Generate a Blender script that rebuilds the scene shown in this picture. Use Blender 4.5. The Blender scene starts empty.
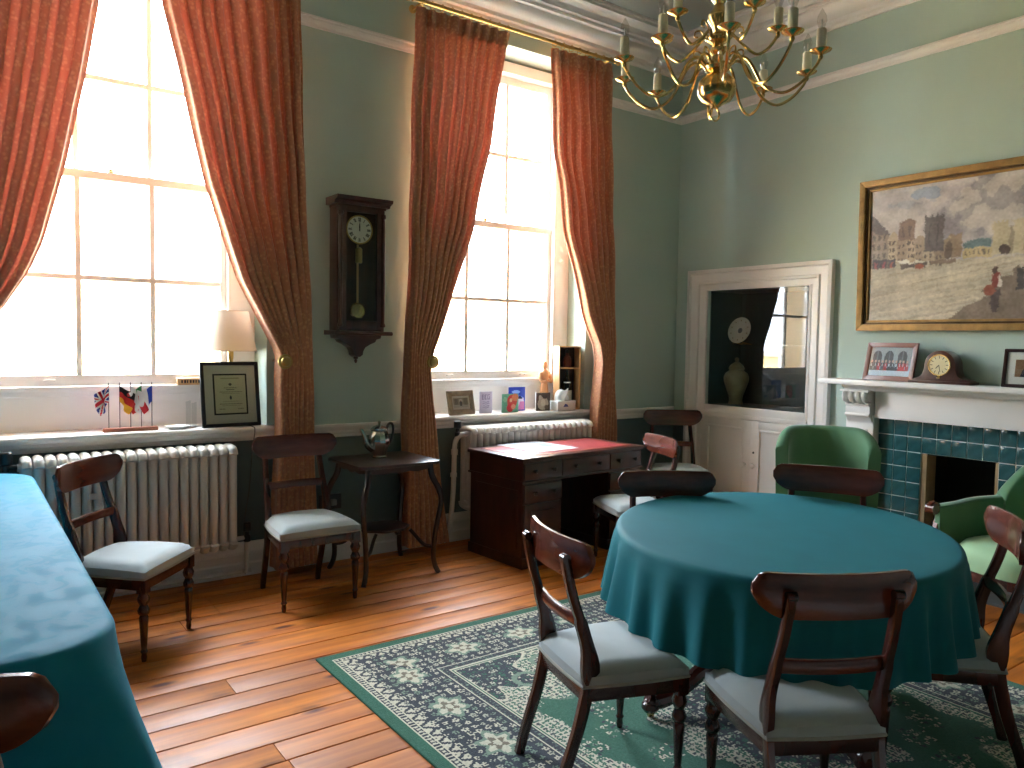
import bpy, bmesh, math, random
import numpy as np
from mathutils import Vector, Matrix
random.seed(7); np.random.seed(7)
PI = math.pi
R = math.radians
scn = bpy.context.scene
C = scn.collection

# ------------------------------------------------------------------ camera
CAM = Vector((-5.338, -4.794, 1.48))
YAW, PITCH, ROLL = 0.630389, 0.0551676, 0.016696
fwd = Vector((math.sin(YAW)*math.cos(PITCH), math.cos(YAW)*math.cos(PITCH), -math.sin(PITCH)))
rgt = Vector((math.cos(YAW), -math.sin(YAW), 0)); upv = rgt.cross(fwd)
r2 = math.cos(ROLL)*rgt + math.sin(ROLL)*upv
u2 = -math.sin(ROLL)*rgt + math.cos(ROLL)*upv
cd = bpy.data.cameras.new('camera'); cam = bpy.data.objects.new('camera', cd); C.objects.link(cam)
cd.sensor_width = 36; cd.lens = 767.876/1024*36; cd.clip_start = .05; cd.clip_end = 300
m = Matrix.Identity(4)
for i in range(3):
    m[i][0] = r2[i]; m[i][1] = u2[i]; m[i][2] = -fwd[i]; m[i][3] = CAM[i]
cam.matrix_world = m
scn.camera = cam
scn.view_settings.view_transform = 'Standard'; scn.view_settings.look = 'None'
scn.view_settings.gamma = 1; scn.view_settings.use_curve_mapping = False
scn.view_settings.exposure = 2.1

# ------------------------------------------------------------------ sky, sun, window portals
SKY = 10.0
w = bpy.data.worlds.new('world'); scn.world = w; w.use_nodes = True
bg = w.node_tree.nodes['Background']; bg.inputs[0].default_value = (.82, .93, 1.06, 1); bg.inputs[1].default_value = SKY
sd = bpy.data.lights.new('sun', 'SUN'); sd.energy = 26; sd.color = (1, .93, .82); sd.angle = R(1)
so = bpy.data.objects.new('sun', sd); C.objects.link(so)
so.rotation_euler = Vector((.35, .75, -.62)).to_track_quat('-Z', 'Y').to_euler()
WIN = {1: (-4.545,), 2: (-1.895,)}          # window centres along the wall
for k, (wc,) in WIN.items():
    ld = bpy.data.lights.new('window_portal', 'AREA'); ld.shape = 'RECTANGLE'; ld.size = 1.5; ld.size_y = 2.7
    ld.cycles.is_portal = True
    lo = bpy.data.objects.new('window_portal', ld); C.objects.link(lo)
    lo.location = (wc, .66, 2.35); lo.rotation_euler = (R(-90), 0, 0)

# ------------------------------------------------------------------ helpers
def lin(c):
    c = np.asarray(c, float)/255
    return np.where(c <= .04045, c/12.92, ((c+.055)/1.055)**2.4)
def L4(c): return tuple(lin(c)) + (1,)

class B:
    """collects geometry for one mesh"""
    def __init__(s): s.v = []; s.f = []
    def add(s, vs, fs):
        o = len(s.v); s.v += [tuple(p) for p in vs]; s.f += [tuple(i+o for i in f) for f in fs]; return s
    def box(s, x0, x1, y0, y1, z0, z1):
        v = [(x, y, z) for z in (z0, z1) for y in (y0, y1) for x in (x0, x1)]
        return s.add(v, [(0,2,3,1),(4,5,7,6),(0,1,5,4),(2,6,7,3),(0,4,6,2),(1,3,7,5)])
    def lathe(s, prof, n=20, c=(0,0,0), axis='z', sx=1, sy=1):
        v = []; f = []
        for r, h in prof:
            for k in range(n):
                a = 2*PI*k/n; p = (r*math.cos(a)*sx, r*math.sin(a)*sy, h)
                if axis == 'y': p = (p[0], h, p[1])
                if axis == 'x': p = (h, p[0], p[1])
                v.append((p[0]+c[0], p[1]+c[1], p[2]+c[2]))
        for i in range(len(prof)-1):
            for k in range(n):
                q = (i*n+k, i*n+(k+1)%n, (i+1)*n+(k+1)%n, (i+1)*n+k)
                f.append(q if axis != 'y' else q[::-1])
        b0 = tuple(range(n)); b1 = tuple(range((len(prof)-1)*n, len(prof)*n))
        f += ([b0[::-1], b1] if axis != 'y' else [b0, b1[::-1]])
        return s.add(v, f)
    def tube(s, path, rad, n=8, sect=None, side=None, closed=False):
        """sweep: sect = list of 2D points scaled by rad (default circle)"""
        P = [Vector(p) for p in path]; N = len(P)
        rads = rad if isinstance(rad, (list, tuple)) else [rad]*N
        if sect is None: sect = [(math.cos(2*PI*k/n), math.sin(2*PI*k/n)) for k in range(n)]
        n = len(sect); v = []; f = []; prev = None
        for i in range(N):
            if closed: t = P[(i+1) % N]-P[i-1]
            else: t = P[min(i+1, N-1)]-P[max(i-1, 0)]
            t.normalize()
            if side is not None: a = Vector(side)
            elif prev is not None: a = prev
            else: a = Vector((1, 0, 0)) if abs(t.x) < .9 else Vector((0, 1, 0))
            a = a - t*a.dot(t)
            if a.length < 1e-6: a = t.orthogonal()
            a.normalize(); prev = a; b = t.cross(a); r = rads[i]
            rx, ry = r if isinstance(r, (tuple, list)) else (r, r)
            for cx, cy in sect: v.append(P[i] + a*cx*rx + b*cy*ry)
        for i in range(N if closed else N-1):
            j = (i+1) % N
            for k in range(n): f.append((i*n+k, i*n+(k+1) % n, j*n+(k+1) % n, j*n+k))
        if not closed: f += [tuple(range(n))[::-1], tuple(range((N-1)*n, N*n))]
        return s.add(v, f)
    def rod(s, a, b, r, n=8): return s.tube([a, b], r, n)
    def prism(s, poly, fn0, fn1):
        """poly of 2D points, mapped by fn0 / fn1 to the two faces"""
        n = len(poly)
        v = [fn0(*p) for p in poly] + [fn1(*p) for p in poly]
        f = [tuple(range(n)), tuple(range(n, 2*n))[::-1]] + [(k, k+n, (k+1) % n + n, (k+1) % n) for k in range(n)]
        return s.add(v, f)
    def grid(s, fn, nu, nv, closed_u=False):
        v = [fn(i/nu, j/nv) for j in range(nv+1) for i in range(nu if closed_u else nu+1)]
        k = nu if closed_u else nu+1; f = []
        for j in range(nv):
            for i in range(nu): f.append((j*k+i, j*k+(i+1) % k, (j+1)*k+(i+1) % k, (j+1)*k+i))
        return s.add(v, f)

RSQ = [(-1,-1),(1,-1),(1,1),(-1,1)]
RRD = [(-1,-.6),(-.7,-1),(.7,-1),(1,-.6),(1,.6),(.7,1),(-.7,1),(-1,.6)]

def mesh_from(name, b, bevel=0, smooth=True, ang=35, solid=0, fixn=True):
    me = bpy.data.meshes.new(name); me.from_pydata(b.v, [], b.f)
    if bevel or fixn or solid:
        bm = bmesh.new(); bm.from_mesh(me)
        if fixn: bmesh.ops.recalc_face_normals(bm, faces=bm.faces)
        if solid: bmesh.ops.solidify(bm, geom=bm.faces[:], thickness=solid)
        if bevel:
            ed = [e for e in bm.edges if len(e.link_faces) == 2 and e.calc_face_angle(0) > R(40)]
            bmesh.ops.bevel(bm, geom=ed, offset=bevel, segments=2, affect='EDGES', profile=.6, clamp_overlap=True)
        bm.to_mesh(me); bm.free()
    if smooth:
        if bevel: ang = min(ang, 20)
        me.shade_smooth(); me.set_sharp_from_angle(angle=R(ang))
    me.update(); return me
def obj(name, b, mat, parent=None, bevel=0, loc=None, rot=None, **kw):
    me = b if isinstance(b, bpy.types.Mesh) else mesh_from(name, b, bevel, **kw)
    if mat is not None and not me.materials: me.materials.append(mat)
    o = bpy.data.objects.new(name, me); C.objects.link(o)
    if parent is not None: o.parent = parent
    if loc is not None: o.location = loc
    if rot is not None: o.rotation_euler = rot
    return o
def tag(o, label, cat, group=None):
    o['label'] = label; o['category'] = cat
    if group: o['group'] = group
    return o
def thing(name, label, cat, loc=(0,0,0), rotz=0, group=None):
    o = bpy.data.objects.new(name, None); C.objects.link(o); o.empty_display_size = .1
    o.location = loc; o.rotation_euler = (0, 0, rotz); return tag(o, label, cat, group)
def struct(o): o['kind'] = 'structure'; return o
def dup(root, loc, rotz, label=None, group=None):
    r = root.copy(); C.objects.link(r); r.location = loc; r.rotation_euler = (0, 0, rotz)
    if label: r['label'] = label
    if group: r['group'] = group
    for ch in list(root.children):
        c = ch.copy(); C.objects.link(c); c.parent = r
        for g in list(ch.children):
            d = g.copy(); C.objects.link(d); d.parent = c
    return r
def bez(pts, n=8):
    """Catmull-Rom through the points (tuples of any length)"""
    P = [np.array(p, float) for p in pts]; P = [2*P[0]-P[1]] + P + [2*P[-1]-P[-2]]; out = []
    for i in range(1, len(P)-2):
        for k in range(n):
            t = k/n; a, b, c, d = P[i-1:i+3]
            out.append(tuple(.5*((2*b)+(c-a)*t+(2*a-5*b+4*c-d)*t*t+(3*b-a-3*c+d)*t**3)))
    out.append(tuple(P[-2])); return out
def interp(tab, z):
    t = sorted(tab); return float(np.interp(z, [q[0] for q in t], [q[1] for q in t]))
def arc(cx, cy, r, a0, a1, n): return [(cx+r*math.cos(R(a0+(a1-a0)*k/n)), cy+r*math.sin(R(a0+(a1-a0)*k/n))) for k in range(n+1)]

# ------------------------------------------------------------------ materials
def mat(name, col, rough=.5, metal=0., spec=.5, coat=0., sheen=0., vary=0., vscale=4., bump=0., bscale=60., trans=0., scale=(1,1,1), col2=None):
    mt = bpy.data.materials.new(name); mt.use_nodes = True; nt = mt.node_tree; p = nt.nodes['Principled BSDF']
    p.inputs['Base Color'].default_value = L4(col); p.inputs['Roughness'].default_value = rough
    p.inputs['Metallic'].default_value = metal; p.inputs['Specular IOR Level'].default_value = spec
    p.inputs['Coat Weight'].default_value = coat; p.inputs['Coat Roughness'].default_value = .12
    p.inputs['Sheen Weight'].default_value = sheen; p.inputs['Sheen Roughness'].default_value = .4
    if vary or bump:
        tc = nt.nodes.new('ShaderNodeTexCoord'); mp = nt.nodes.new('ShaderNodeMapping'); mp.inputs['Scale'].default_value = scale
        nt.links.new(tc.outputs['Object'], mp.inputs[0])
    if vary:
        nz = nt.nodes.new('ShaderNodeTexNoise'); nz.inputs['Scale'].default_value = vscale; nz.inputs['Detail'].default_value = 6
        nt.links.new(mp.outputs[0], nz.inputs[0])
        cr = nt.nodes.new('ShaderNodeValToRGB'); a = np.array(lin(col)); b = np.array(lin(col2)) if col2 is not None else a*(1+vary)
        lo = a*(1-vary) if col2 is None else a
        cr.color_ramp.elements[0].position = .3; cr.color_ramp.elements[1].position = .7
        cr.color_ramp.elements[0].color = tuple(lo)+(1,); cr.color_ramp.elements[1].color = tuple(np.minimum(b, 1))+(1,)
        nt.links.new(nz.outputs[0], cr.inputs[0]); nt.links.new(cr.outputs[0], p.inputs['Base Color'])
    if bump:
        n2 = nt.nodes.new('ShaderNodeTexNoise'); n2.inputs['Scale'].default_value = bscale; n2.inputs['Detail'].default_value = 3
        nt.links.new(mp.outputs[0], n2.inputs[0])
        bp_ = nt.nodes.new('ShaderNodeBump'); bp_.inputs['Strength'].default_value = bump; bp_.inputs['Distance'].default_value = .004
        nt.links.new(n2.outputs[0], bp_.inputs['Height']); nt.links.new(bp_.outputs[0], p.inputs['Normal'])
    return mt
def math_node(nt, op, a, b=None):
    n = nt.nodes.new('ShaderNodeMath'); n.operation = op
    for i, v in enumerate((a, b)):
        if v is None: continue
        if isinstance(v, (int, float)): n.inputs[i].default_value = v
        else: nt.links.new(v, n.inputs[i])
    return n.outputs[0]

M = {}
def wall_mat():
    mt = mat('green_wall_paint', (180,200,190), .62, vary=.05, vscale=1.3, bump=.05, bscale=40); nt = mt.node_tree; p = nt.nodes['Principled BSDF']
    src = p.inputs['Base Color'].links[0].from_socket
    g = nt.nodes.new('ShaderNodeNewGeometry'); sx = nt.nodes.new('ShaderNodeSeparateXYZ'); nt.links.new(g.outputs['Position'], sx.inputs[0])
    st = math_node(nt, 'LESS_THAN', sx.outputs[2], .86)        # darker paint below the dado rail
    mx = nt.nodes.new('ShaderNodeMix'); mx.data_type = 'RGBA'; nt.links.new(st, mx.inputs[0]); nt.links.new(src, mx.inputs[6])
    mx.inputs[7].default_value = L4((88,106,106)); nt.links.new(mx.outputs[2], p.inputs['Base Color']); return mt
M['wall'] = wall_mat()
M['wall_dimming'] = mat('dimming_green_wall_paint', (70,92,84), .6, vary=.05, vscale=1.3)  # dark green invented for the unseen walls, to keep fill light low
M['white'] = mat('white_gloss_paint', (236,232,228), .32, vary=.03, vscale=3)
M['ceiling'] = mat('ceiling_paint', (160,168,164), .8, vary=.03, vscale=1)
M['stone'] = mat('warm_stone', (205,180,146), .85, vary=.16, vscale=3, bump=.4, bscale=25)
M['pale_stone'] = mat('pale_stone', (226,214,190), .85, vary=.1, vscale=1.2, bump=.3, bscale=8)
M['buff_stone'] = mat('buff_stone', (214,186,132), .85, vary=.16, vscale=2, bump=.3, bscale=8)
M['slate_roof'] = mat('slate_roof', (150,146,140), .8, vary=.15, vscale=3)
M['tarmac'] = mat('paving', (170,166,158), .9, vary=.1, vscale=1)
def wood(name, c1, c2, rough=.3, coat=.4, sc=(1,12,12), s=3.):
    mt = mat(name, c1, rough, coat=coat, vary=.3, vscale=s, scale=sc, col2=c2, bump=.06, bscale=30); return mt
M['mahog'] = wood('dark_mahogany', (52,20,15), (74,32,22), .25, .5, (6,6,1.2))
M['mahog_rail'] = wood('red_mahogany', (74,30,20), (108,50,32), .25, .5, (1.2,8,8))
M['darkwood'] = wood('dark_stained_wood', (38,20,18), (58,30,25), .28, .4, (5,5,1.5))
M['desk'] = wood('desk_mahogany', (54,22,18), (78,36,27), .3, .35, (6,6,1.2))
M['clockwood'] = wood('clock_walnut', (52,26,22), (78,40,30), .3, .35, (8,8,1))
M['lightwood'] = wood('pale_box_wood', (196,150,100), (218,176,124), .5, .1, (6,6,1))
M['figwood'] = wood('carved_lime_wood', (190,134,92), (212,160,116), .5, .1, (6,6,1))
M['framewood'] = wood('brown_frame_wood', (112,66,54), (136,84,68), .4, .2, (3,3,3))
M['seat'] = mat('pale_grey_velvet', (158,166,166), .75, sheen=.5, vary=.06, vscale=9, bump=.1, bscale=220)
M['piping'] = mat('seat_braid', (150,150,140), .7, bump=.3, bscale=300)
M['green_velvet'] = mat('green_velvet', (78,122,84), .7, sheen=.6, vary=.1, vscale=5, bump=.1, bscale=200)
M['pale_green'] = mat('pale_green_velvet', (150,186,142), .7, sheen=.4, vary=.08, vscale=5)
M['radiator'] = mat('radiator_enamel', (214,208,200), .35, vary=.03, vscale=5)
M['brass'] = mat('polished_brass', (222,190,124), .2, metal=1., vary=.06, vscale=8)
M['dull_brass'] = mat('dull_brass', (190,160,100), .32, metal=1.)
M['silver'] = mat('silver_plate', (205,202,196), .14, metal=1.)
M['candle'] = mat('ivory_candle_sleeve', (228,222,196), .5)
M['black'] = mat('black_paint', (22,22,24), .4)
M['soot'] = mat('sooted_iron', (20,19,20), .7, vary=.3, vscale=12)
M['dial'] = mat('enamel_dial', (236,234,226), .3)
M['cream_dial'] = mat('cream_dial', (232,220,178), .3)
M['ink'] = mat('dial_ink', (24,24,28), .5)
M['gilt'] = mat('gilt_frame', (150,118,68), .5, metal=.45, vary=.3, vscale=14, bump=.5, bscale=60)
M['gilt_dark'] = mat('gilt_recess', (80,58,32), .5, metal=.5, vary=.3, vscale=20)
M['silver_frame'] = mat('antique_silver_frame', (150,134,112), .4, metal=.5, vary=.25, vscale=30, bump=.4, bscale=80)
M['tile'] = mat('teal_glazed_tile', (44,88,90), .16, vary=.3, vscale=9, bump=.08, bscale=12, coat=.3)
M['grout'] = mat('tile_grout', (226,230,226), .8)
M['sandbrick'] = mat('fire_clay', (180,150,112), .85, vary=.15, vscale=12)
M['slate'] = mat('slate_hearth', (92,96,98), .5, vary=.12, vscale=5)
M['teal_in'] = mat('cabinet_teal_paint', (22,66,72), .5)
M['paper'] = mat('white_paper', (236,236,236), .7)
M['lampshade'] = mat('lampshade_cloth', (206,190,174), .8, bump=.1, bscale=300)
M['leather'] = mat('red_leather', (150,54,56), .38, vary=.12, vscale=6, bump=.15, bscale=200)
M['dark_glass'] = mat('dark_bottle_glass', (22,26,20), .08, coat=.5)
M['china'] = mat('celadon_china', (150,140,110), .3, vary=.2, vscale=14)
M['porcelain'] = mat('white_porcelain', (222,222,216), .18)
M['flagwood'] = wood('flag_stand_wood', (140,76,50), (164,94,62), .4, .2, (2,8,8))
M['cable'] = mat('grey_cable', (90,88,84), .5)
M['pan'] = mat('print_paper', (255,255,255), .55)

def glass(name, tint=(1,1,1), refl=1.0):
    mt = bpy.data.materials.new(name); mt.use_nodes = True; nt = mt.node_tree
    for n in list(nt.nodes):
        if n.type != 'OUTPUT_MATERIAL': nt.nodes.remove(n)
    out = nt.nodes['Material Output']; tr = nt.nodes.new('ShaderNodeBsdfTransparent'); tr.inputs[0].default_value = (*tint, 1)
    gl = nt.nodes.new('ShaderNodeBsdfGlossy'); gl.inputs['Roughness'].default_value = 0.0
    lw = nt.nodes.new('ShaderNodeLayerWeight'); lw.inputs[0].default_value = .5; sch = math_node(nt, 'POWER', lw.outputs['Facing'], 5.0)     # Schlick, same from both faces of the pane
    fac = math_node(nt, 'MULTIPLY', math_node(nt, 'ADD', math_node(nt, 'MULTIPLY', sch, .9), .04), refl); mx = nt.nodes.new('ShaderNodeMixShader')
    nt.links.new(fac, mx.inputs[0]); nt.links.new(tr.outputs[0], mx.inputs[1]); nt.links.new(gl.outputs[0], mx.inputs[2])
    nt.links.new(mx.outputs[0], out.inputs[0]); return mt
M['glass'] = glass('window_glass', (.97,.98,.98)); M['cab_glass'] = glass('cabinet_glass', (.95,.97,.97), 1.0)
M['bulb'] = glass('clear_bulb_glass', (.93,.92,.9), 1.2)

def curtain_mat():
    mt = bpy.data.materials.new('terracotta_damask'); mt.use_nodes = True; nt = mt.node_tree; p = nt.nodes['Principled BSDF']; out = nt.nodes['Material Output']
    tc = nt.nodes.new('ShaderNodeTexCoord')
    vo = nt.nodes.new('ShaderNodeTexVoronoi'); vo.inputs['Scale'].default_value = 42; nt.links.new(tc.outputs['Object'], vo.inputs[0])
    nz = nt.nodes.new('ShaderNodeTexNoise'); nz.inputs['Scale'].default_value = 45; nz.inputs['Detail'].default_value = 4; nt.links.new(tc.outputs['Object'], nz.inputs[0])
    s = math_node(nt, 'ADD', math_node(nt, 'MULTIPLY', vo.outputs[0], 1.1), math_node(nt, 'MULTIPLY', nz.outputs[0], .9))
    cr = nt.nodes.new('ShaderNodeValToRGB'); e = cr.color_ramp.elements; e[0].position = .62; e[1].position = .98
    e[0].color = L4((206,156,112)); e[1].color = L4((186,128,94)); nt.links.new(s, cr.inputs[0])
    nt.links.new(cr.outputs[0], p.inputs['Base Color']); p.inputs['Roughness'].default_value = .7; p.inputs['Sheen Weight'].default_value = .25
    cr2 = nt.nodes.new('ShaderNodeValToRGB'); e = cr2.color_ramp.elements; e[0].position = .62; e[1].position = .98
    e[0].color = L4((226,146,116)); e[1].color = L4((206,104,84)); nt.links.new(s, cr2.inputs[0])
    tl = nt.nodes.new('ShaderNodeBsdfTranslucent'); nt.links.new(cr2.outputs[0], tl.inputs[0])
    mx = nt.nodes.new('ShaderNodeMixShader'); mx.inputs[0].default_value = .055
    nt.links.new(p.outputs[0], mx.inputs[1]); nt.links.new(tl.outputs[0], mx.inputs[2]); nt.links.new(mx.outputs[0], out.inputs[0]); return mt
M['curtain'] = curtain_mat()
def shade_mat():
    mt = M['lampshade']; nt = mt.node_tree; p = nt.nodes['Principled BSDF']; out = nt.nodes['Material Output']
    tl = nt.nodes.new('ShaderNodeBsdfTranslucent'); tl.inputs[0].default_value = L4((240,214,184)); mx = nt.nodes.new('ShaderNodeMixShader'); mx.inputs[0].default_value = .14
    nt.links.new(p.outputs[0], mx.inputs[1]); nt.links.new(tl.outputs[0], mx.inputs[2]); nt.links.new(mx.outputs[0], out.inputs[0])
shade_mat()
def cloth_mat(name, col, damask):
    mt = mat(name, col, .7, spec=.22, sheen=.08, vary=.06, vscale=7, bump=.12, bscale=260); nt = mt.node_tree; p = nt.nodes['Principled BSDF']
    p.inputs['Sheen Tint'].default_value = L4((120,190,210))
    if damask:
        tc = nt.nodes.new('ShaderNodeTexCoord'); mp = nt.nodes.new('ShaderNodeMapping'); mp.inputs['Scale'].default_value = (1, .7, 1); nt.links.new(tc.outputs['Object'], mp.inputs[0])
        nz = nt.nodes.new('ShaderNodeTexNoise'); nz.inputs['Scale'].default_value = 15; nz.inputs['Detail'].default_value = 3; nz.inputs['Distortion'].default_value = 1.2; nt.links.new(mp.outputs[0], nz.inputs[0])
        cr = nt.nodes.new('ShaderNodeValToRGB'); e = cr.color_ramp.elements; e[0].position = .5; e[1].position = .58
        e[0].color = (.70,.70,.70,1); e[1].color = (.78,.78,.78,1); nt.links.new(nz.outputs[0], cr.inputs[0]); nt.links.new(cr.outputs[0], p.inputs['Roughness'])
    return mt
M['cloth'] = cloth_mat('teal_table_linen', (6,98,106), False); M['damask'] = cloth_mat('teal_damask', (18,122,150), True)
def plank_mat():
    mt = mat('varnished_pine_board', (168,88,22), .4, coat=.0, vary=.3, vscale=2.2, scale=(.7,9,9), col2=(222,138,50), bump=.05, bscale=14)
    nt = mt.node_tree; p = nt.nodes['Principled BSDF']; src = p.inputs['Base Color'].links[0].from_socket
    tc = nt.nodes.new('ShaderNodeTexCoord'); mp = nt.nodes.new('ShaderNodeMapping'); mp.inputs['Scale'].default_value = (2.2,7,7); nt.links.new(tc.outputs['Object'], mp.inputs[0])
    vo = nt.nodes.new('ShaderNodeTexVoronoi'); vo.inputs['Scale'].default_value = 1; nt.links.new(mp.outputs[0], vo.inputs[0])
    kn = nt.nodes.new('ShaderNodeValToRGB'); e = kn.color_ramp.elements; e[0].position = .07; e[0].color = L4((120,80,60)); e[1].position = .16; e[1].color = (1,1,1,1); nt.links.new(vo.outputs[0], kn.inputs[0])
    n3 = nt.nodes.new('ShaderNodeTexNoise'); n3.inputs['Scale'].default_value = 2.3; n3.inputs['Detail'].default_value = 5; nt.links.new(tc.outputs['Object'], n3.inputs[0])
    st = nt.nodes.new('ShaderNodeValToRGB'); e = st.color_ramp.elements; e[0].position = .28; e[0].color = L4((150,140,132)); e[1].position = .42; e[1].color = (1,1,1,1); nt.links.new(n3.outputs[0], st.inputs[0])
    oi = nt.nodes.new('ShaderNodeObjectInfo'); rr = nt.nodes.new('ShaderNodeValToRGB'); e = rr.color_ramp.elements; e[0].color = (.72,.66,.62,1); e[1].color = (1.12,1.06,1.0,1); nt.links.new(oi.outputs['Random'], rr.inputs[0])
    cur = src
    for s in (kn, st, rr):
        mx = nt.nodes.new('ShaderNodeMix'); mx.data_type = 'RGBA'; mx.blend_type = 'MULTIPLY'; mx.inputs[0].default_value = 1
        nt.links.new(cur, mx.inputs[6]); nt.links.new(s.outputs[0], mx.inputs[7]); cur = mx.outputs[2]
    nt.links.new(cur, p.inputs['Base Color'])
    n4 = nt.nodes.new('ShaderNodeTexNoise'); n4.inputs['Scale'].default_value = 6; nt.links.new(tc.outputs['Object'], n4.inputs[0])
    rf = math_node(nt, 'ADD', math_node(nt, 'MULTIPLY', n4.outputs[0], .16), .40); nt.links.new(rf, p.inputs['Roughness']); return mt
M['plank'] = plank_mat()

# flat print: a colour-attribute grid (pictures, flags, cards, rug)
def print_material(name, rough=.6, coat=0., sheen=0., bump=0.):
    mt = mat(name, (255,255,255), rough, coat=coat, sheen=sheen, bump=bump, bscale=300); nt = mt.node_tree; a = nt.nodes.new('ShaderNodeVertexColor'); a.layer_name = 'print'
    nt.links.new(a.outputs[0], nt.nodes['Principled BSDF'].inputs['Base Color']); return mt
M['print'] = print_material('printed_picture', .35); M['oil'] = print_material('oil_paint', .42, bump=.3); M['rug'] = print_material('woven_wool_rug', .95, sheen=.2, bump=.6); M['flag'] = print_material('printed_flag_cloth', .7)
def print_mesh(name, img, fn, mt, thick=0):
    """img HxWx3 in 0..255 sRGB, row 0 at v = 1; fn(u, v) gives the point"""
    H, W = img.shape[:2]; b = B().grid(fn, W, H)
    me = bpy.data.meshes.new(name); me.from_pydata(b.v, [], b.f)
    ca = me.color_attributes.new('print', 'FLOAT_COLOR', 'CORNER')
    col = np.ones((H, W, 4)); col[..., :3] = lin(np.clip(img[::-1], 0, 255)); col = np.repeat(col.reshape(-1, 4), 4, axis=0)
    ca.data.foreach_set('color', col.astype(np.float32).ravel()); me.materials.append(mt); me.shade_smooth(); return me
class Pic:
    def __init__(s, W, H, c=(255,255,255)):
        s.a = np.zeros((H, W, 3)) + np.array(c, float); s.W, s.H = W, H
        s.y, s.x = np.mgrid[0:H, 0:W]; s.x = (s.x+.5)/W; s.y = (s.y+.5)/H
    def put(s, m_, c, k=1.): s.a[m_] = s.a[m_]*(1-k) + np.array(c, float)*k; return s
    def rect(s, x0, y0, x1, y1, c, k=1.): return s.put((s.x >= x0) & (s.x < x1) & (s.y >= y0) & (s.y < y1), c, k)
    def ell(s, cx, cy, rx, ry, c, k=1.): return s.put(((s.x-cx)/rx)**2+((s.y-cy)/ry)**2 < 1, c, k)
    def poly(s, P, c, k=1.):
        ins = np.zeros(s.x.shape, bool); n = len(P)
        for i in range(n):
            (x0, y0), (x1, y1) = P[i], P[(i+1) % n]
            if y0 == y1: continue
            cond = ((y0 > s.y) != (y1 > s.y)) & (s.x < (x1-x0)*(s.y-y0)/(y1-y0)+x0); ins ^= cond
        return s.put(ins, c, k)
    def noise(s, amt, sc=1):
        n = np.random.randn(s.H//sc+2, s.W//sc+2); n = np.kron(n, np.ones((sc, sc)))[:s.H, :s.W]; s.a += n[..., None]*amt; return s
def smooth_noise(H, W, cell):
    g = np.random.rand(H//cell+3, W//cell+3); yy, xx = np.mgrid[0:H, 0:W]/cell
    y0 = yy.astype(int); x0 = xx.astype(int); fy = yy-y0; fx = xx-x0; fy = fy*fy*(3-2*fy); fx = fx*fx*(3-2*fx)
    return (g[y0, x0]*(1-fx)+g[y0, x0+1]*fx)*(1-fy)+(g[y0+1, x0]*(1-fx)+g[y0+1, x0+1]*fx)*fy

# ================================================================== THE ROOM
X0, Y0, H = -6.6, -5.4, 4.1
SZ, OT = .93, 3.70                      # sill top, top of window opening
OPEN = [(WIN[k][0]-.8, WIN[k][0]+.8) for k in (1, 2)]
def holed(axis_fn, s0, s1, z0, z1, holes, d0, d1):
    """wall made of boxes around rectangular holes (s0,s1,z0,z1)"""
    b = B(); cuts = sorted({s0, s1, *[h[0] for h in holes], *[h[1] for h in holes]})
    for a, c in zip(cuts, cuts[1:]):
        hs = sorted([h for h in holes if h[0] <= a+1e-6 and h[1] >= c-1e-6], key=lambda h: h[2]); z = z0
        for h in hs:
            if h[2] > z: axis_fn(b, a, c, d0, d1, z, h[2])
            z = h[3]
        if z < z1: axis_fn(b, a, c, d0, d1, z, z1)
    return b
fx = lambda b, a, c, d0, d1, z0, z1: b.box(a, c, d0, d1, z0, z1)
fy = lambda b, a, c, d0, d1, z0, z1: b.box(d0, d1, a, c, z0, z1)
struct(obj('wall_left', holed(fx, X0-.4, .62, -.1, H+.1, [(a, c, SZ-.03, OT) for a, c in OPEN], 0, .30), M['wall']))
struct(obj('wall_left_masonry', holed(fx, X0-.4, .62, -4.2, H+.6, [(WIN[k][0]-.645, WIN[k][0]+.645, 1.12, 3.64) for k in (1, 2)], .36, .62), M['stone']))
CAB = (-1.372, -.39, .955, 1.952); FIRE = (-2.724, -2.244, 0.0, .768)
struct(obj('wall_right', holed(fy, Y0-.3, 0, -.1, H+.1, [CAB, FIRE], 0, .5), M['wall']))
struct(obj('wall_rear', B().box(X0-.4, .5, Y0-.3, Y0, -.1, H+.1), M['wall_dimming']))  # this and wall_near are out of view, coloured dark to weaken bounced light
struct(obj('wall_near', B().box(X0-.4, X0, Y0, 0, -.1, H+.1), M['wall_dimming']))
struct(obj('ceiling', B().box(X0-.4, .62, Y0-.3, .62, H, H+.3), M['ceiling']))

floor = struct(obj('floor', B().box(X0-.1, .5, Y0-.1, .3, -.16, -.022), mat('dark_subfloor', (40,26,18), .9)))
edges = [0, -.15, -.31, -.465, -.62, -.775, -.93, -1.083, -1.281, -1.449, -1.612, -1.76, -1.918, -2.087, -2.225]
while edges[-1] > Y0: edges.append(edges[-1]-random.choice((.155, .16, .165, .17)))
for i in range(len(edges)-1):
    y1, y0 = edges[i], max(edges[i+1], Y0); cut = [X0]
    x = X0 + random.uniform(.8, 3.6)
    while x < -.8: cut.append(x); x += random.uniform(2.6, 4.2)
    cut.append(0)
    for a, c in zip(cut, cut[1:]):
        hw, hh = (c-a)/2-.0014, (y1-y0)/2-.0038
        b = B().box(-hw, hw, -hh, hh, -.022, 0)
        obj('plank', b, M['plank'], floor, bevel=.0022, loc=((a+c)/2, (y0+y1)/2, random.uniform(-.0012, 0)))

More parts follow.
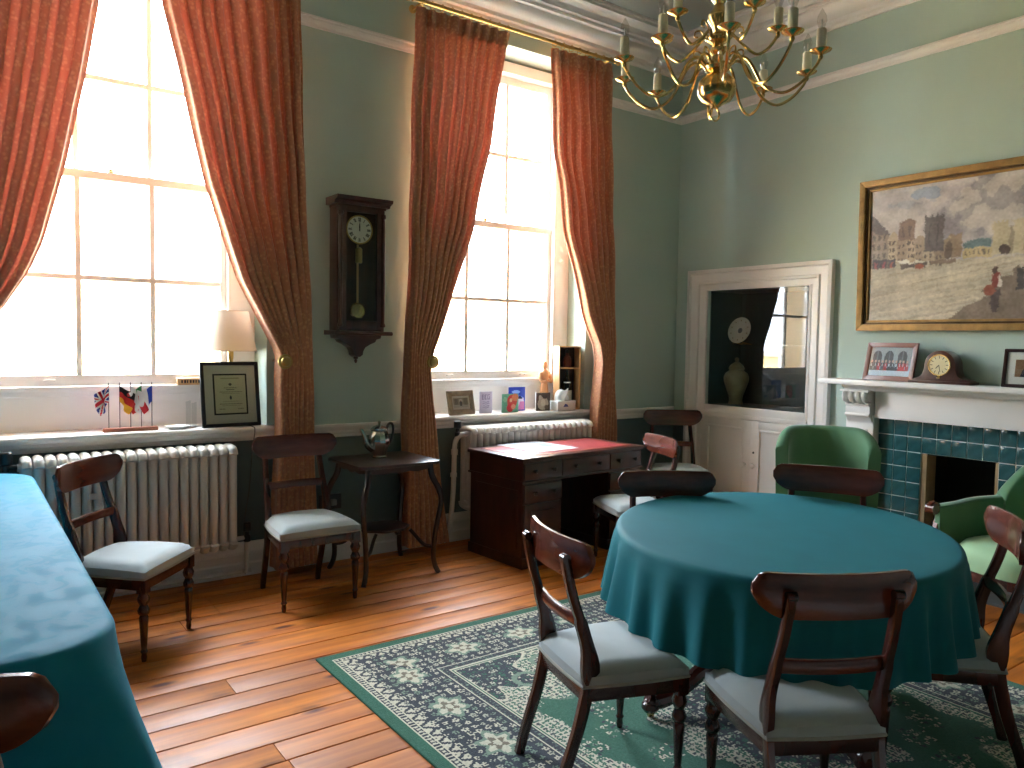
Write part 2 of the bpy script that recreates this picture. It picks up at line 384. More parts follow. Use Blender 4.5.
# mouldings: profile (d, z) swept along a wall; mitred in the corners
def run(name, prof, wall, s0, s1, m0=0, m1=0, mt=None, bevel=0):
    fn = {'left': lambda s, d, z: (s, -d, z), 'right': lambda s, d, z: (-d, s, z), 'rear': lambda s, d, z: (s, Y0+d, z), 'near': lambda s, d, z: (X0+d, s, z)}[wall]
    n = len(prof); v = [fn(s0+m0*d, d, z) for d, z in prof]+[fn(s1-m1*d, d, z) for d, z in prof]
    f = [(k, k+1, n+k+1, n+k) for k in range(n-1)] + [(n-1, 0, n, 2*n-1), tuple(range(n)), tuple(range(n, 2*n))[::-1]]
    return struct(obj(name, B().add(v, f), mt or M['white'], ang=25))
corn = [(0,3.83),(.02,3.83),(.025,3.85),(.045,3.86),(.05,3.885)] + [(.05+.09*math.sin(R(t)), 3.975-.09*math.cos(R(t))) for t in (0,20,40,60,80)] + [(.15,3.965),(.165,3.965),(.165,3.99),(.19,3.995)] + [(.19+.08*(1-math.cos(R(t))), 3.995+.06*math.sin(R(t))) for t in (15,40,65,90)] + [(.285,4.055),(.285,4.075),(.30,4.08),(.30,4.1),(0,4.1)]
rail = [(0,3.446),(.012,3.446),(.014,3.458),(.026,3.466),(.032,3.482),(.030,3.496),(.04,3.50),(.04,3.51),(0,3.51)]
dado = [(0,.828),(.012,.828),(.014,.846),(.022,.856),(.022,.872),(.034,.884),(.04,.897),(.046,.9),(.046,.914),(0,.914)]
base = [(0,0),(.032,0),(.032,.075),(.024,.085),(.024,.125),(.030,.132),(.030,.15),(.018,.168),(.014,.19),(.010,.207),(0,.207)]
tn = 0
for nm, pr in (('cornice', corn), ('picture', rail)):
    for wl, s0, s1 in (('left', X0, 0), ('right', Y0, 0), ('rear', X0, 0), ('near', Y0, 0)):
        if nm == 'picture' and wl == 'left':
            for a, c, p, q in ((X0, OPEN[0][0], 1, 0), (OPEN[0][1], OPEN[1][0], 0, 0), (OPEN[1][1], 0, 0, 1)):
                tn += 1; run('trim_%d' % tn, pr, wl, a, c, p, q)
        else: tn += 1; run('trim_%d' % tn, pr, wl, s0, s1, 1, 1)
for a, c, p, q in ((X0, OPEN[0][0]-.03, 1, 0), (OPEN[0][1]+.03, OPEN[1][0]-.03, 0, 0), (OPEN[1][1]+.03, 0, 0, 1)):
    tn += 1; run('trim_%d' % tn, dado, 'left', a, c, p, q)
for wl, s0, s1 in (('rear', X0, 0), ('near', Y0, 0)): tn += 1; run('trim_%d' % tn, dado, wl, s0, s1, 1, 1)
run('baseboard_left', base, 'left', X0, 0, 1, 1); run('baseboard_rear', base, 'rear', X0, 0, 1, 1); run('baseboard_near', base, 'near', Y0, 0, 1, 1)
run('baseboard_right', base, 'right', Y0, -3.35, 1, 0)
struct(obj('trim_30', B().box(-.012, 0, -.14, 0, 0, .207), M['white'], bevel=.004))

# windows
def window(n, wc):
    b = B()
    for s in (-1, 1): b.box(*sorted((wc+s*.645, wc+s*.80)), .235, .36, SZ, OT-.02)
    b.box(wc-.645, wc+.645, .235, .36, 3.595, OT-.02); b.box(wc-.645, wc+.645, .235, .37, 1.125, 1.18); b.box(wc-.68, wc+.68, .215, .24, 1.155, 1.18)
    w_ = struct(obj('window_%d' % n, b, M['white'], bevel=.004))
    obj('apron_panel', B().box(wc-.8, wc+.8, .25, .30, SZ-.03, 1.13), M['white'], w_)
    sb = B().prism([(-.065,.905),(-.07,.918),(-.065,.93),(.255,.93),(.255,.895),(-.055,.895)], lambda y, z: (wc-.84, y, z), lambda y, z: (wc+.84, y, z))
    obj('window_sill', sb, M['white'], w_, bevel=.003)
    mb = B().prism([(0,.842),(-.014,.842),(-.016,.86),(-.028,.872),(-.03,.895),(0,.895)], lambda y, z: (wc-.83, y, z), lambda y, z: (wc+.83, y, z))
    obj('sill_moulding', mb, M['white'], w_)
    # painted architrave bead at the reveal edge
    for s in (-1, 1): obj('parting_bead', B().box(*sorted((wc+s*.63, wc+s*.648)), .225, .262, 1.18, 3.6), M['white'], w_, bevel=.003)
    for (y0, y1, z0, z1, zb, rb, rt) in ((.268, .305, 1.182, 2.425, 1.81, .063, .048), (.312, .349, 2.378, 3.592, 2.97, .045, .062)):
        sh = B()
        for s in (-1, 1): sh.box(*sorted((wc+s*.594, wc+s*.642)), y0, y1, z0, z1)
        sh.box(wc-.594, wc+.594, y0, y1, z0, z0+rb); sh.box(wc-.594, wc+.594, y0, y1, z1-rt, z1)
        so_ = obj('sash', sh, M['white'], w_, bevel=.004)
        for dx in (-.198, .198): obj('glazing_bar', B().box(wc+dx-.015, wc+dx+.015, y0+.004, y1-.004, z0+rb, z1-rt), M['white'], so_, bevel=.004)
        obj('glazing_bar', B().box(wc-.594, wc+.594, y0+.005, y1-.005, zb-.015, zb+.015), M['white'], so_, bevel=.004)
        ym = (y0+y1)/2
        for i in range(3):
            xa = wc-.594+i*.396; 
            for za, zc in ((z0+rb, zb-.01), (zb+.01, z1-rt)): obj('pane', B().box(xa+.004, xa+.392, ym-.0015, ym+.0015, za, zc), M['glass'], so_, smooth=False)
        if z0 < 2: # sash lifts
            for dx in (-.35, .35): obj('sash_lift', B().tube(bez([(wc+dx-.025, y0, z0+.03), (wc+dx-.02, y0-.018, z0+.036), (wc+dx+.02, y0-.018, z0+.036), (wc+dx+.025, y0, z0+.03)], 4), .005, 6), M['white'], so_)
        else: obj('sash_fastener', B().lathe([(.016,0),(.016,.008),(.010,.014),(.010,.022),(.002,.026)], 10, (wc-.02, y0-.02, 2.425)).box(wc-.045, wc+.02, y0-.026, y0-.014, 2.437, 2.445), M['dull_brass'], so_)
    return w_
for k in (1, 2): window(k, WIN[k][0])

# ================================================================== OUTSIDE
struct(obj('ground', B().box(-40, 40, .62, 60, -4.4, -4.2), M['tarmac']))
fb = thing('stone_terrace', 'pale sunlit stone building across the street seen through the sash windows', 'building', (0, 0, -4.2))
def fpart(name, b, mt): return obj(name, b, mt, fb)
FY = 16.
fpart('facade', B().box(-16, 16, FY, FY+8, 0, 6.9), M['pale_stone'])
fpart('cornice', B().prism([(0,6.75),(-.12,6.78),(-.2,6.9),(-.45,6.95),(-.5,7.1),(-.5,7.2),(0,7.2)], lambda y, z: (-16.3, FY+y, z), lambda y, z: (16.3, FY+y, z)), M['pale_stone'])
fpart('roof', B().prism([(-.3,7.2),(8,7.2),(4,9.6)], lambda y, z: (-16, FY+y, z), lambda y, z: (16, FY+y, z)), M['slate_roof'])
fpart('string_course', B().box(-16.1, 16.1, FY-.15, FY, 5.7, 5.85), M['buff_stone'])
db = mesh_from('dentil', B().box(-.14, .14, -.14, 0, 0, .22))
db.materials.append(M['buff_stone'])
for i in range(54):
    fpart('dentil', db, M['buff_stone']).location = (-15.9+i*.6, FY, 6.42)
wf = mesh_from('facade_window', B().box(-.62, .62, -.06, .02, 0, 1.9)); wf.materials.append(M['buff_stone'])
wg = mesh_from('facade_pane', B().box(-.24, .24, -.075, -.06, 0, .82)); wg.materials.append(mat('facade_glass', (120,126,128), .1))
for i in range(9):
    for zz in (1.2, 3.6):
        f_ = fpart('facade_window', wf, None); f_.location = (-14.4+i*3.6, FY, zz)
        for dx in (-.28, .28):
            for dz in (.08, .98): o = obj('pane', wg, None, f_); o.location = (dx, 0, dz)
gw = thing('garden_wall', 'low buff stone boundary wall with coping across the street', 'wall', (0, 0, -4.2))
obj('wall_body', B().box(-16, 18, 10.0, 10.5, 0, 5.35), M['buff_stone'], gw); obj('coping', B().box(-16, 18, 9.9, 10.6, 5.35, 5.5), M['pale_stone'], gw, bevel=.02)
pm = mesh_from('pier', B().box(-.3, .3, 9.85, 10.65, 0, 5.9).prism([(-.36,9.8),(.36,9.8),(.36,10.7),(-.36,10.7)], lambda x, y: (x, y, 5.9), lambda x, y: (x*.3, 10.25+(y-10.25)*.3, 6.15))); pm.materials.append(M['pale_stone'])
for i in range(9): obj('pier', pm, None, gw).location = (-14+i*3.7, 0, 0)

# ================================================================== BUILT-IN CUPBOARD
cb = thing('built_in_cupboard', 'white built-in alcove cupboard with glazed display front and panelled doors below', 'cupboard', (0, -.86, 0))
cb_y = -.86
def cpart(name, b, mt=None, parent=None, **k):
    b.v = [(x, y-cb_y, z) for x, y, z in b.v] if not isinstance(b, bpy.types.Mesh) else b.v
    return obj(name, b, mt or M['white'], parent or cb, **k)
yo0, yo1, zt = -1.548, -.16, 2.13         # outside of the architrave
archp = [(0,0),(.0,.045),(.03,.05),(.04,.03),(.10,.028),(.108,.04),(.125,.04),(.13,.022),(.175,.02),(.175,0)]   # (inset, depth)
def arch_leg(y, sgn, z0, z1, mit):
    v = [(-d, y+sgn*i, z0) for i, d in archp]+[(-d, y+sgn*i, z1-(i if mit else 0)) for i, d in archp]; n = len(archp)
    return B().add(v, [(k, k+1, n+k+1, n+k) for k in range(n-1)]+[tuple(range(n)), tuple(range(n, 2*n))])
cpart('architrave_side', arch_leg(yo0, 1, 0, zt, True)); cpart('architrave_side', arch_leg(yo1, -1, 0, zt, True))
v = [(-d, yo0+i, zt-i) for i, d in archp]+[(-d, yo1-i, zt-i) for i, d in archp]; n = len(archp)
cpart('architrave_head', B().add(v, [(k, k+1, n+k+1, n+k) for k in range(n-1)]))
iy0, iy1 = yo0+.175, yo1-.175
cpart('sash_frame', holed(fy, iy0, iy1, .90, zt-.175, [(iy0+.022, iy1-.03, .965, 1.948)], -.026, -.002), bevel=.003)
cpart('transom', B().box(-.034, 0, iy0, iy1, .865, .902), bevel=.004)
al = holed(fy, CAB[0], CAB[1], .955, 1.952, [], .42, .45)
for y0_, y1_ in ((CAB[0], CAB[0]+.01), (CAB[1]-.01, CAB[1])): al.box(0, .42, y0_, y1_, .955, 1.952)
al.box(0, .42, CAB[0], CAB[1], .955, .965); al.box(0, .42, CAB[0], CAB[1], 1.942, 1.952)
cpart('alcove_lining', al, M['teal_in'])
cpart('glass_shelf', B().box(.06, .41, CAB[0]+.01, CAB[1]-.01, 1.482, 1.49), M['cab_glass'], smooth=False)
cpart('glass_front', B().box(-.016, -.012, iy0+.02, iy1-.026, .962, 1.95), M['cab_glass'], smooth=False)
cpart('stile', B().box(-.02, 0, iy0, iy1, .10, .14)); cpart('plinth', B().box(-.03, 0, iy0, iy1, 0, .10), bevel=.004)
ymid = -.862
for s, (a, c) in ((0, (ymid-.003, iy1-.004)), (1, (iy0+.004, ymid+.003))):
    a, c = min(a, c), max(a, c)
    if s == 0: a += .006
    d = cpart('door', holed(fy, a, c, .142, .862, [(a+.075, c-.075, .22, .79)], -.024, -.002), bevel=.003)
    o = obj('door_panel', B().box(-.014, -.002, a+.075-cb_y, c-.075-cb_y, .22, .79), M['white'], d)
    o2 = obj('panel_bead', holed(fy, a+.07-cb_y, c-.07-cb_y, .215, .795, [(a+.09-cb_y, c-.09-cb_y, .235, .775)], -.029, -.012), M['white'], d, bevel=.004)
    ky = (ymid+.042) if s == 0 else (ymid-.045)
    obj('knob', B().lathe([(.009,-.024),(.009,-.036),(.021,-.046),(.024,-.056),(.018,-.066),(.004,-.07)], 14, (0, ky-cb_y, .495), 'x'), M['white'], d)
    if s == 1: obj('keyhole_plate', B().lathe([(.009,-.024),(.009,-.027)], 10, (0, ymid-.035-cb_y, .60), 'x'), M['ink'], d)
pl = thing('display_plate', 'white decorated plate standing on the glass shelf inside the glazed cupboard', 'plate', (.25, -.52, 1.49))
pb = B().lathe([(.001,.0),(.05,.0),(.062,.006),(.115,.016),(.118,.019),(.114,.021),(.06,.011),(.048,.006),(.001,.005)], 32)
o = obj('plate_body', pb, M['porcelain'], pl); o.rotation_euler = (0, R(-75), 0); o.location = (0, 0, .118)
sb_ = B().lathe([(.001,.0062),(.022,.0064),(.024,.006)], 12); o3 = obj('painted_centre', sb_, mat('plate_blue_print', (96,104,118), .3, vary=.4, vscale=40), o)
for k in range(10): 
    a = 2*PI*k/10; obj('painted_sprig', B().lathe([(.001,0),(.007,.0012),(.001,.002)], 8, (.088*math.cos(a), .088*math.sin(a), .0168)), M['china'], o)
obj('stand', B().tube([(-.03,-.05,0),(-.035,-.05,.02),(.05,-.05,.004),(.09,-.05,.0)], .003, 6).tube([(-.03,.05,0),(-.035,.05,.02),(.05,.05,.004),(.09,.05,.0)], .003, 6).rod((.05,-.05,.004),(.05,.05,.004),.003), M['dull_brass'], pl)
jr = thing('lidded_jar', 'tall pale stoneware jar with domed lid inside the glazed cupboard', 'jar', (.22, -.515, .965))
obj('jar_body', B().lathe([(.001,0),(.06,0),(.062,.012),(.055,.03),(.06,.07),(.085,.14),(.105,.2),(.108,.235),(.095,.27),(.066,.29),(.06,.30),(.064,.305),(.001,.306)], 28), M['china'], jr)
obj('lid', B().lathe([(.001,.305),(.068,.306),(.07,.314),(.056,.34),(.03,.362),(.014,.37),(.012,.378),(.02,.388),(.018,.4),(.006,.41),(.001,.41)], 24), M['china'], jr)

# ================================================================== FIREPLACE
fp = thing('fireplace', 'white painted fireplace surround with corbels and teal tiled slips', 'fireplace', (0, -2.484, 0))
FPY = -2.484
def fpp(name, b, mt=None, **k):
    b.v = [(x, y-FPY, z) for x, y, z in b.v]; return obj(name, b, mt or M['white'], fp, **k)
fpp('mantel_shelf', B().box(-.215, 0, -3.39, -1.578, 1.215, 1.252), bevel=.008)
fpp('bed_moulding', B().prism([(0,1.175),(-.12,1.175),(-.13,1.19),(-.16,1.2),(-.17,1.215),(0,1.215)], lambda x, z: (x, -3.24, z), lambda x, z: (x, -1.728, z)))
fpp('frieze', B().box(-.085, 0, -3.03, -1.94, .985, 1.176), bevel=.003)
for s in (0, 1):
    ya, yb = (-1.935, -1.73) if s == 0 else (-3.238, -3.033)
    fpp('jamb', B().box(-.085, 0, ya, yb, .02, 1.0), bevel=.004)
    fpp('plinth_block', B().box(-.10, 0, ya-.008, yb+.008, .015, .16), bevel=.005)
    fpp('jamb_panel', B().box(-.095, -.08, ya+.04, yb-.04, .2, .9), bevel=.006)
    inner = -1.952 if s == 0 else -3.016
    cp = [(0,1.176),(-.165,1.176)]+[(-.135-.035*math.cos(R(t)), 1.14-.035*math.sin(R(t))*1.0) for t in (-60,0,60,110)]+bez([(-.105,1.095),(-.12,1.05),(-.115,1.0),(-.088,.95),(-.085,.93)],4)+[(0,.93)]
    c_ = fpp('corbel', B().prism(cp, lambda x, z, a=ya+.012: (x, a, z), lambda x, z, a=yb-.012: (x, a, z)))
    fpp('corbel_cap', B().box(-.18, 0, ya-.004, yb+.004, 1.165, 1.18), bevel=.004)
    for k in range(4):
        yy = ya+.03+k*(yb-ya-.06)/3
        o = obj('reed', B().tube(bez([(-.165,0,1.168),(-.176,0,1.14),(-.165,0,1.11),(-.128,0,1.094)],4), .016, 8), M['white'], c_, loc=(0, yy-FPY, 0))
    for zz in (1.075, 1.0): obj('roll', B().rod((-.122, ya+.014-FPY, zz), (-.122, yb-.014-FPY, zz), .012, 8), M['white'], c_)
# tile slips: every tile a piece of its own
fpp('tile_bed', holed(fy, -2.998, -1.94, .015, .99, [(FIRE[0], FIRE[1], 0, .768)], -.018, 0), M['grout'])
cols = [-1.94, -2.052] + [-2.052-.096*k for k in range(1, 10)] + [-2.998]
rows = [.99, .874] + [.874-.106*k for k in range(1, 9)] + [.018]
tm = {}
for i in range(len(cols)-1):
    for j in range(len(rows)-1):
        ya, yb = cols[i+1], cols[i]; za, zb = rows[j+1], rows[j]
        if ya >= FIRE[0]-.005 and yb <= FIRE[1]+.005 and zb <= .775: continue
        key = (round(yb-ya, 3), round(zb-za, 3))
        if key not in tm:
            hw, hh = key[0]/2-.0026, key[1]/2-.0026
            tm[key] = mesh_from('tile', B().box(-.0035, .002, -hw, hw, -hh, hh), bevel=.0012); tm[key].materials.append(M['tile'])
        o = obj('tile', tm[key], None, fp); o.location = (-.018, (ya+yb)/2-FPY, (za+zb)/2); o.rotation_euler = (0, random.uniform(-.006, .006), random.uniform(-.006, .006))
fpp('firebox', B().box(.34, .36, FIRE[0], FIRE[1], 0, .768).box(0, .34, FIRE[0]-.01, FIRE[0]+.01, 0, .768).box(0, .34, FIRE[1]-.01, FIRE[1]+.01, 0, .768).box(0, .34, FIRE[0], FIRE[1], .758, .775).box(-.02, .34, FIRE[0], FIRE[1], -.01, .018), M['soot'])
for a, c in ((FIRE[1]-.035, FIRE[1]-.002), (FIRE[0]+.002, FIRE[0]+.02)): fpp('fire_cheek', B().box(-.012, .12, a, c, .018, .765), M['sandbrick'])
g = B()
for k in range(9): g.rod((.05, FIRE[0]+.08+k*.04, .06), (.05, FIRE[0]+.08+k*.04, .3), .006, 6)
for zz in (.06, .3): g.rod((.05, FIRE[0]+.06, zz), (.05, FIRE[1]-.06, zz), .009, 6)
fpp('grate', g, M['soot'])
hs = struct(obj('hearth', B().box(-.5, .02, -3.2, -1.76, -.02, .013), M['slate'], bevel=.004))

# ================================================================== CURTAINS, POLES, HOLDBACKS
def curtain(label, eL, eR, folds, ztop=3.715, zbot=.05, y0=-.135):
    nz_, nu = 70, folds*12; ph = random.uniform(0, 6)
    wtop = interp(eR, ztop)-interp(eL, ztop)
    jit = [random.uniform(-.25, .25) for _ in range(folds+2)]
    def fn(u, v):
        z = ztop+(zbot-ztop)*v; a, c = interp(eL, z), interp(eR, z); wd = c-a
        head = min(1, (ztop-z)/.12)
        amp = (.030+.028*min(1, max(0, 1-wd/wtop)*1.3))*(.35+.65*head)
        k = u*folds; th = 2*PI*(k+.16*math.sin(2*PI*u*1.7+ph)+ .1*jit[int(k)])
        edge = min(1, u*14, (1-u)*14)
        x = a+wd*u+.35*amp*math.sin(2*th)*edge*min(1, wd/.4)
        y = y0 + amp*math.cos(th)+.008*math.sin(9*z+5*u+ph)
        return (x, y, z)
    b = B().grid(fn, nu, nz_)
    o = obj('curtain', b, M['curtain'], fixn=False, ang=180); o['label'] = label; o['category'] = 'curtain'; o['group'] = 'full length damask curtains'
    hb = B().grid(lambda u, v: (lambda p: (p[0], p[1]-.012, p[2]))(fn(u, v*.03)), nu, 3)
    obj('heading_tape', hb, M['curtain'], o, fixn=False, ang=180)
    hm = B().grid(lambda u, v: (lambda p: (p[0], p[1]-.004, p[2]))(fn(u, .975+v*.0252)), nu, 2)
    obj('hem', hm, M['curtain'], o, fixn=False, ang=180)
    return o
w1rL = [(3.75,-4.43),(3.33,-4.361),(2.88,-4.255),(2.36,-4.139),(2.05,-4.033),(1.81,-3.948),(1.56,-3.817),(1.38,-3.719),(1.28,-3.725),(.92,-3.725),(0,-3.76)]
w1rR = [(3.75,-3.575),(2.94,-3.557),(2.02,-3.523),(1.41,-3.508),(.94,-3.501),(0,-3.47)]
mir = lambda t: [(z, 2*WIN[1][0]-x) for z, x in t]
w1lR = [(3.75,-4.6),(3.24,-4.671),(2.86,-4.736),(2.38,-4.834),(1.96,-4.943),(1.81,-5.003),(1.58,-5.139),(1.38,-5.33),(1.28,-5.345),(.92,-5.345),(0,-5.32)]
w2lL = [(3.75,-2.775),(3.09,-2.799),(1.75,-2.808),(1.34,-2.834),(.86,-2.845),(0,-2.836)]
w2lR = [(3.75,-2.005),(3.3,-2.087),(2.86,-2.167),(2.64,-2.224),(2.27,-2.312),(2.14,-2.361),(1.7,-2.521),(1.39,-2.647),(1.27,-2.661),(.78,-2.607),(.34,-2.544),(0,-2.49)]
w2rL = [(3.75,-1.615),(2.91,-1.552),(2.74,-1.507),(2.35,-1.436),(2.22,-1.392),(1.7,-1.209),(1.46,-1.09),(1.34,-1.073),(.93,-1.099),(.72,-1.104),(0,-1.13)]
w2rR = [(3.75,-.99),(2.65,-.943),(1.84,-.916),(1.34,-.923),(.7,-.879),(0,-.84)]
curtain('terracotta damask curtain on the right of the large left window', w1rL, w1rR, 9)
curtain('terracotta damask curtain cut off by the left picture edge', mir(w1rR), w1lR, 9)
curtain('terracotta damask curtain between the wall clock and the narrower window', w2lL, w2lR, 9)
curtain('short-looking terracotta curtain nearest the room corner, right of the far window', w2rL, w2rR, 7)
def pole(label, x0, x1, spans):
    t = thing('curtain_pole', label, 'curtain pole', (x0, -.135, 3.755), 0, 'brass curtain poles')
    L_ = x1-x0
    obj('pole', B().rod((0,0,0), (L_,0,0), .013, 12), M['dull_brass'], t)
    for xx, s in ((0, -1), (L_, 1)): obj('finial', B().lathe([(.013,0),(.02,s*.004),(.02,s*.012),(.012,s*.018),(.024,s*.035),(.026,s*.048),(.018,s*.062),(.004,s*.07)], 14, (xx,0,0), 'x'), M['dull_brass'], t)
    rm = mesh_from('ring', B().tube([(.004*math.sin(a*2), .024*math.cos(a), -.007+.024*math.sin(a)) for a in [2*PI*k/18 for k in range(18)]], .0032, 6, closed=True)); rm.materials.append(M['dull_brass'])
    for a, c, n in spans:
        for k in range(n):
            r_ = obj('ring', rm, None, t); r_.location = (a-x0+(c-a)*k/(n-1), 0, 0)
    for xx in (.06, L_-.06): obj('bracket', B().rod((xx,0,-.01), (xx,.135,-.01), .009, 8).lathe([(.028,.128),(.028,.135)], 12, (xx,0,-.01), 'y'), M['dull_brass'], t)
    return t
pole('brass curtain pole with rings over the large left window', -5.55, -3.5, [(-5.5,-4.65,10),(-4.4,-3.58,10)])
pole('brass curtain pole with rings over the far window by the cornice', -2.80, -.965, [(-2.74,-2.03,10),(-1.59,-1.01,8)])
def holdback(x, z, label):
    t = thing('curtain_holdback', label, 'curtain holdback', (x, 0, z), 0, 'round brass curtain holdbacks')
    obj('stem', B().rod((0,0,0), (0,-.2,0), .009, 8), M['dull_brass'], t)
    obj('rosette', B().lathe([(.004,-.19),(.036,-.195),(.046,-.202),(.044,-.212),(.032,-.214),(.028,-.224),(.014,-.232),(.003,-.233)], 22, (0,0,0), 'y'), M['dull_brass'], t)
holdback(-3.70, 1.335, 'round brass curtain holdback beside the framed certificate'); holdback(-2.665, 1.33, 'round brass curtain holdback left of the far window')

# ================================================================== RADIATORS
def radiator(label, x0, n, z0, z1, pitch, valve_left):
    t = thing('radiator', label, 'radiator', (x0, -.115, 0), 0, 'white column radiators')
    h = z1-z0; s = B()
    oval = [(math.cos(2*PI*k/10), math.sin(2*PI*k/10)) for k in range(10)]
    for yy in (-.062, 0, .062): s.tube([(0,yy,z0+.03),(0,yy,z0+.06),(0,yy,z1-.06),(0,yy,z1-.03)], [(.022,.015),(.0245,.024),(.0245,.024),(.022,.015)], sect=oval, side=(1,0,0))
    for zz, sg in ((z0+.035, -1), (z1-.035, 1)):
        s.tube(bez([(0,-.085,zz-sg*.012),(0,-.07,zz+sg*.014),(0,-.03,zz+sg*.022),(0,.03,zz+sg*.022),(0,.07,zz+sg*.014),(0,.085,zz-sg*.012)],3), [(.0255,.021)]*16, sect=oval, side=(1,0,0))
    me = mesh_from('section', s, ang=60); me.materials.append(M['radiator'])
    for k in range(n): obj('section', me, None, t).location = (pitch*(k+.5), 0, 0)
    L_ = pitch*n
    obj('connector', B().rod((-.01,0,z0+.05),(L_+.01,0,z0+.05),.022,10).rod((-.01,0,z1-.05),(L_+.01,0,z1-.05),.022,10), M['radiator'], t)
    for xx in (pitch*3.5, L_-pitch*3.5): obj('bracket_foot', B().box(xx-.012,xx+.012,.03,.112,z0+.03,z0+.05), M['radiator'], t)
    return t, L_
r1, l1 = radiator('long white column radiator under the large left window', -5.068, 20, .215, .835, .0544, False)
obj('spacer_clip', B().box(.3, .345, -.10, -.085, .60, .635), M['radiator'], r1, bevel=.004)
obj('pipe', B().tube(bez([(l1+.01,0,.26),(l1+.06,.0,.26),(l1+.07,.0,.24),(l1+.07,0,.2),(l1+.07,.0,.07),(l1+.06,.02,.05),(l1+.0,.03,.045),(l1-1.2,.03,.045)],5), .013, 10), M['radiator'], r1)
obj('valve', B().lathe([(.016,.235),(.022,.24),(.022,.27),(.012,.28),(.012,.3),(.024,.305),(.024,.35),(.018,.356)], 14, (l1+.075,0,0)), M['black'], r1)
obj('top_valve', B().rod((-.06,0,.79),(.0,0,.79),.014,8).lathe([(.018,.77),(.018,.80),(.03,.81),(.03,.865),(.024,.872)], 12, (-.06,0,0)), M['black'], r1)
r2_, l2 = radiator('white column radiator under the far window behind the desk', -2.335, 21, .25, .855, .0556, True)
obj('pipe', B().tube(bez([(-.005,0,.805),(-.05,-.005,.8),(-.085,-.005,.76),(-.095,-.005,.7),(-.1,-.005,.45),(-.11,0,.25),(-.125,.01,.15),(-.14,.05,.11),(-.145,.085,.1)],6), .019, 10), M['radiator'], r2_)
obj('valve', B().rod((-.06,0,.805),(.0,0,.805),.016,8).lathe([(.018,.79),(.02,.82),(.013,.825),(.013,.85),(.026,.855),(.026,.90),(.02,.905)], 12, (-.07,0,0)), M['black'], r2_)
obj('pipe_elbow', B().lathe([(.024,.66),(.024,.70)], 10, (-.095,-.005,0)).lathe([(.024,.5),(.024,.53)], 10, (-.1,-.005,0)), M['radiator'], r2_)
sk = thing('wall_socket', 'dark wall socket with white plug between chair and side table', 'socket', (-3.33, 0, .40))
obj('socket_plate', B().box(-.075,.075,-.03,0,-.05,.05), M['black'], sk, bevel=.006); obj('plug', B().box(-.01,.03,-.065,-.03,-.02,.02), M['piping'], sk, bevel=.008)

# ================================================================== DINING CHAIRS
def turned_leg(x, y, top):
    p = [(.001,0),(.010,0),(.013,.02),(.011,.035),(.016,.045),(.0115,.055),(.0145,.09),(.0185,.17),(.020,.2),(.016,.208),(.024,.218),(.026,.232),(.02,.245),(.0165,.255),(.024,.27),(.027,.285),(.021,.3),(.021,.31)]
    return B().lathe(p, 14, (x, y, 0)).box(x-.021, x+.021, y-.021, y+.021, .308, top)
def rail_mesh(hw, z0, z1, ymid, curve, th, shaped=True):
    v = []; f = []; N = 28
    for i in range(N+1):
        u = -1+2*i/N; a = abs(u); y = ymid+curve*u*u
        if shaped:
            e = max(0, (a-.62)/.38); zb = z0+(z1-z0)*.42*e**2; ee = max(0, (a-.84)/.16); zt_ = z1-.034*ee**2.5
            if a > .97: zb += .012; 
        else: zb, zt_ = z0, z1
        x = u*hw; t2 = th/2*(1-.4*max(0, (a-.9)/.1))
        v += [(x, y-t2*.75, zb), (x, y+t2*.75, zb), (x, y+t2, (zb*.8+zt_*.2)), (x, y+t2, (zb*.2+zt_*.8)), (x, y+t2*.5, zt_), (x, y-t2*.5, zt_), (x, y-t2, (zb*.2+zt_*.8)), (x, y-t2, (zb*.8+zt_*.2))]
    for i in range(N):
        for k in range(8): f.append((i*8+k, i*8+(k+1) % 8, (i+1)*8+(k+1) % 8, (i+1)*8+k))
    f += [tuple(range(8)), tuple(range(N*8, N*8+8))]
    return B().add(v, f)
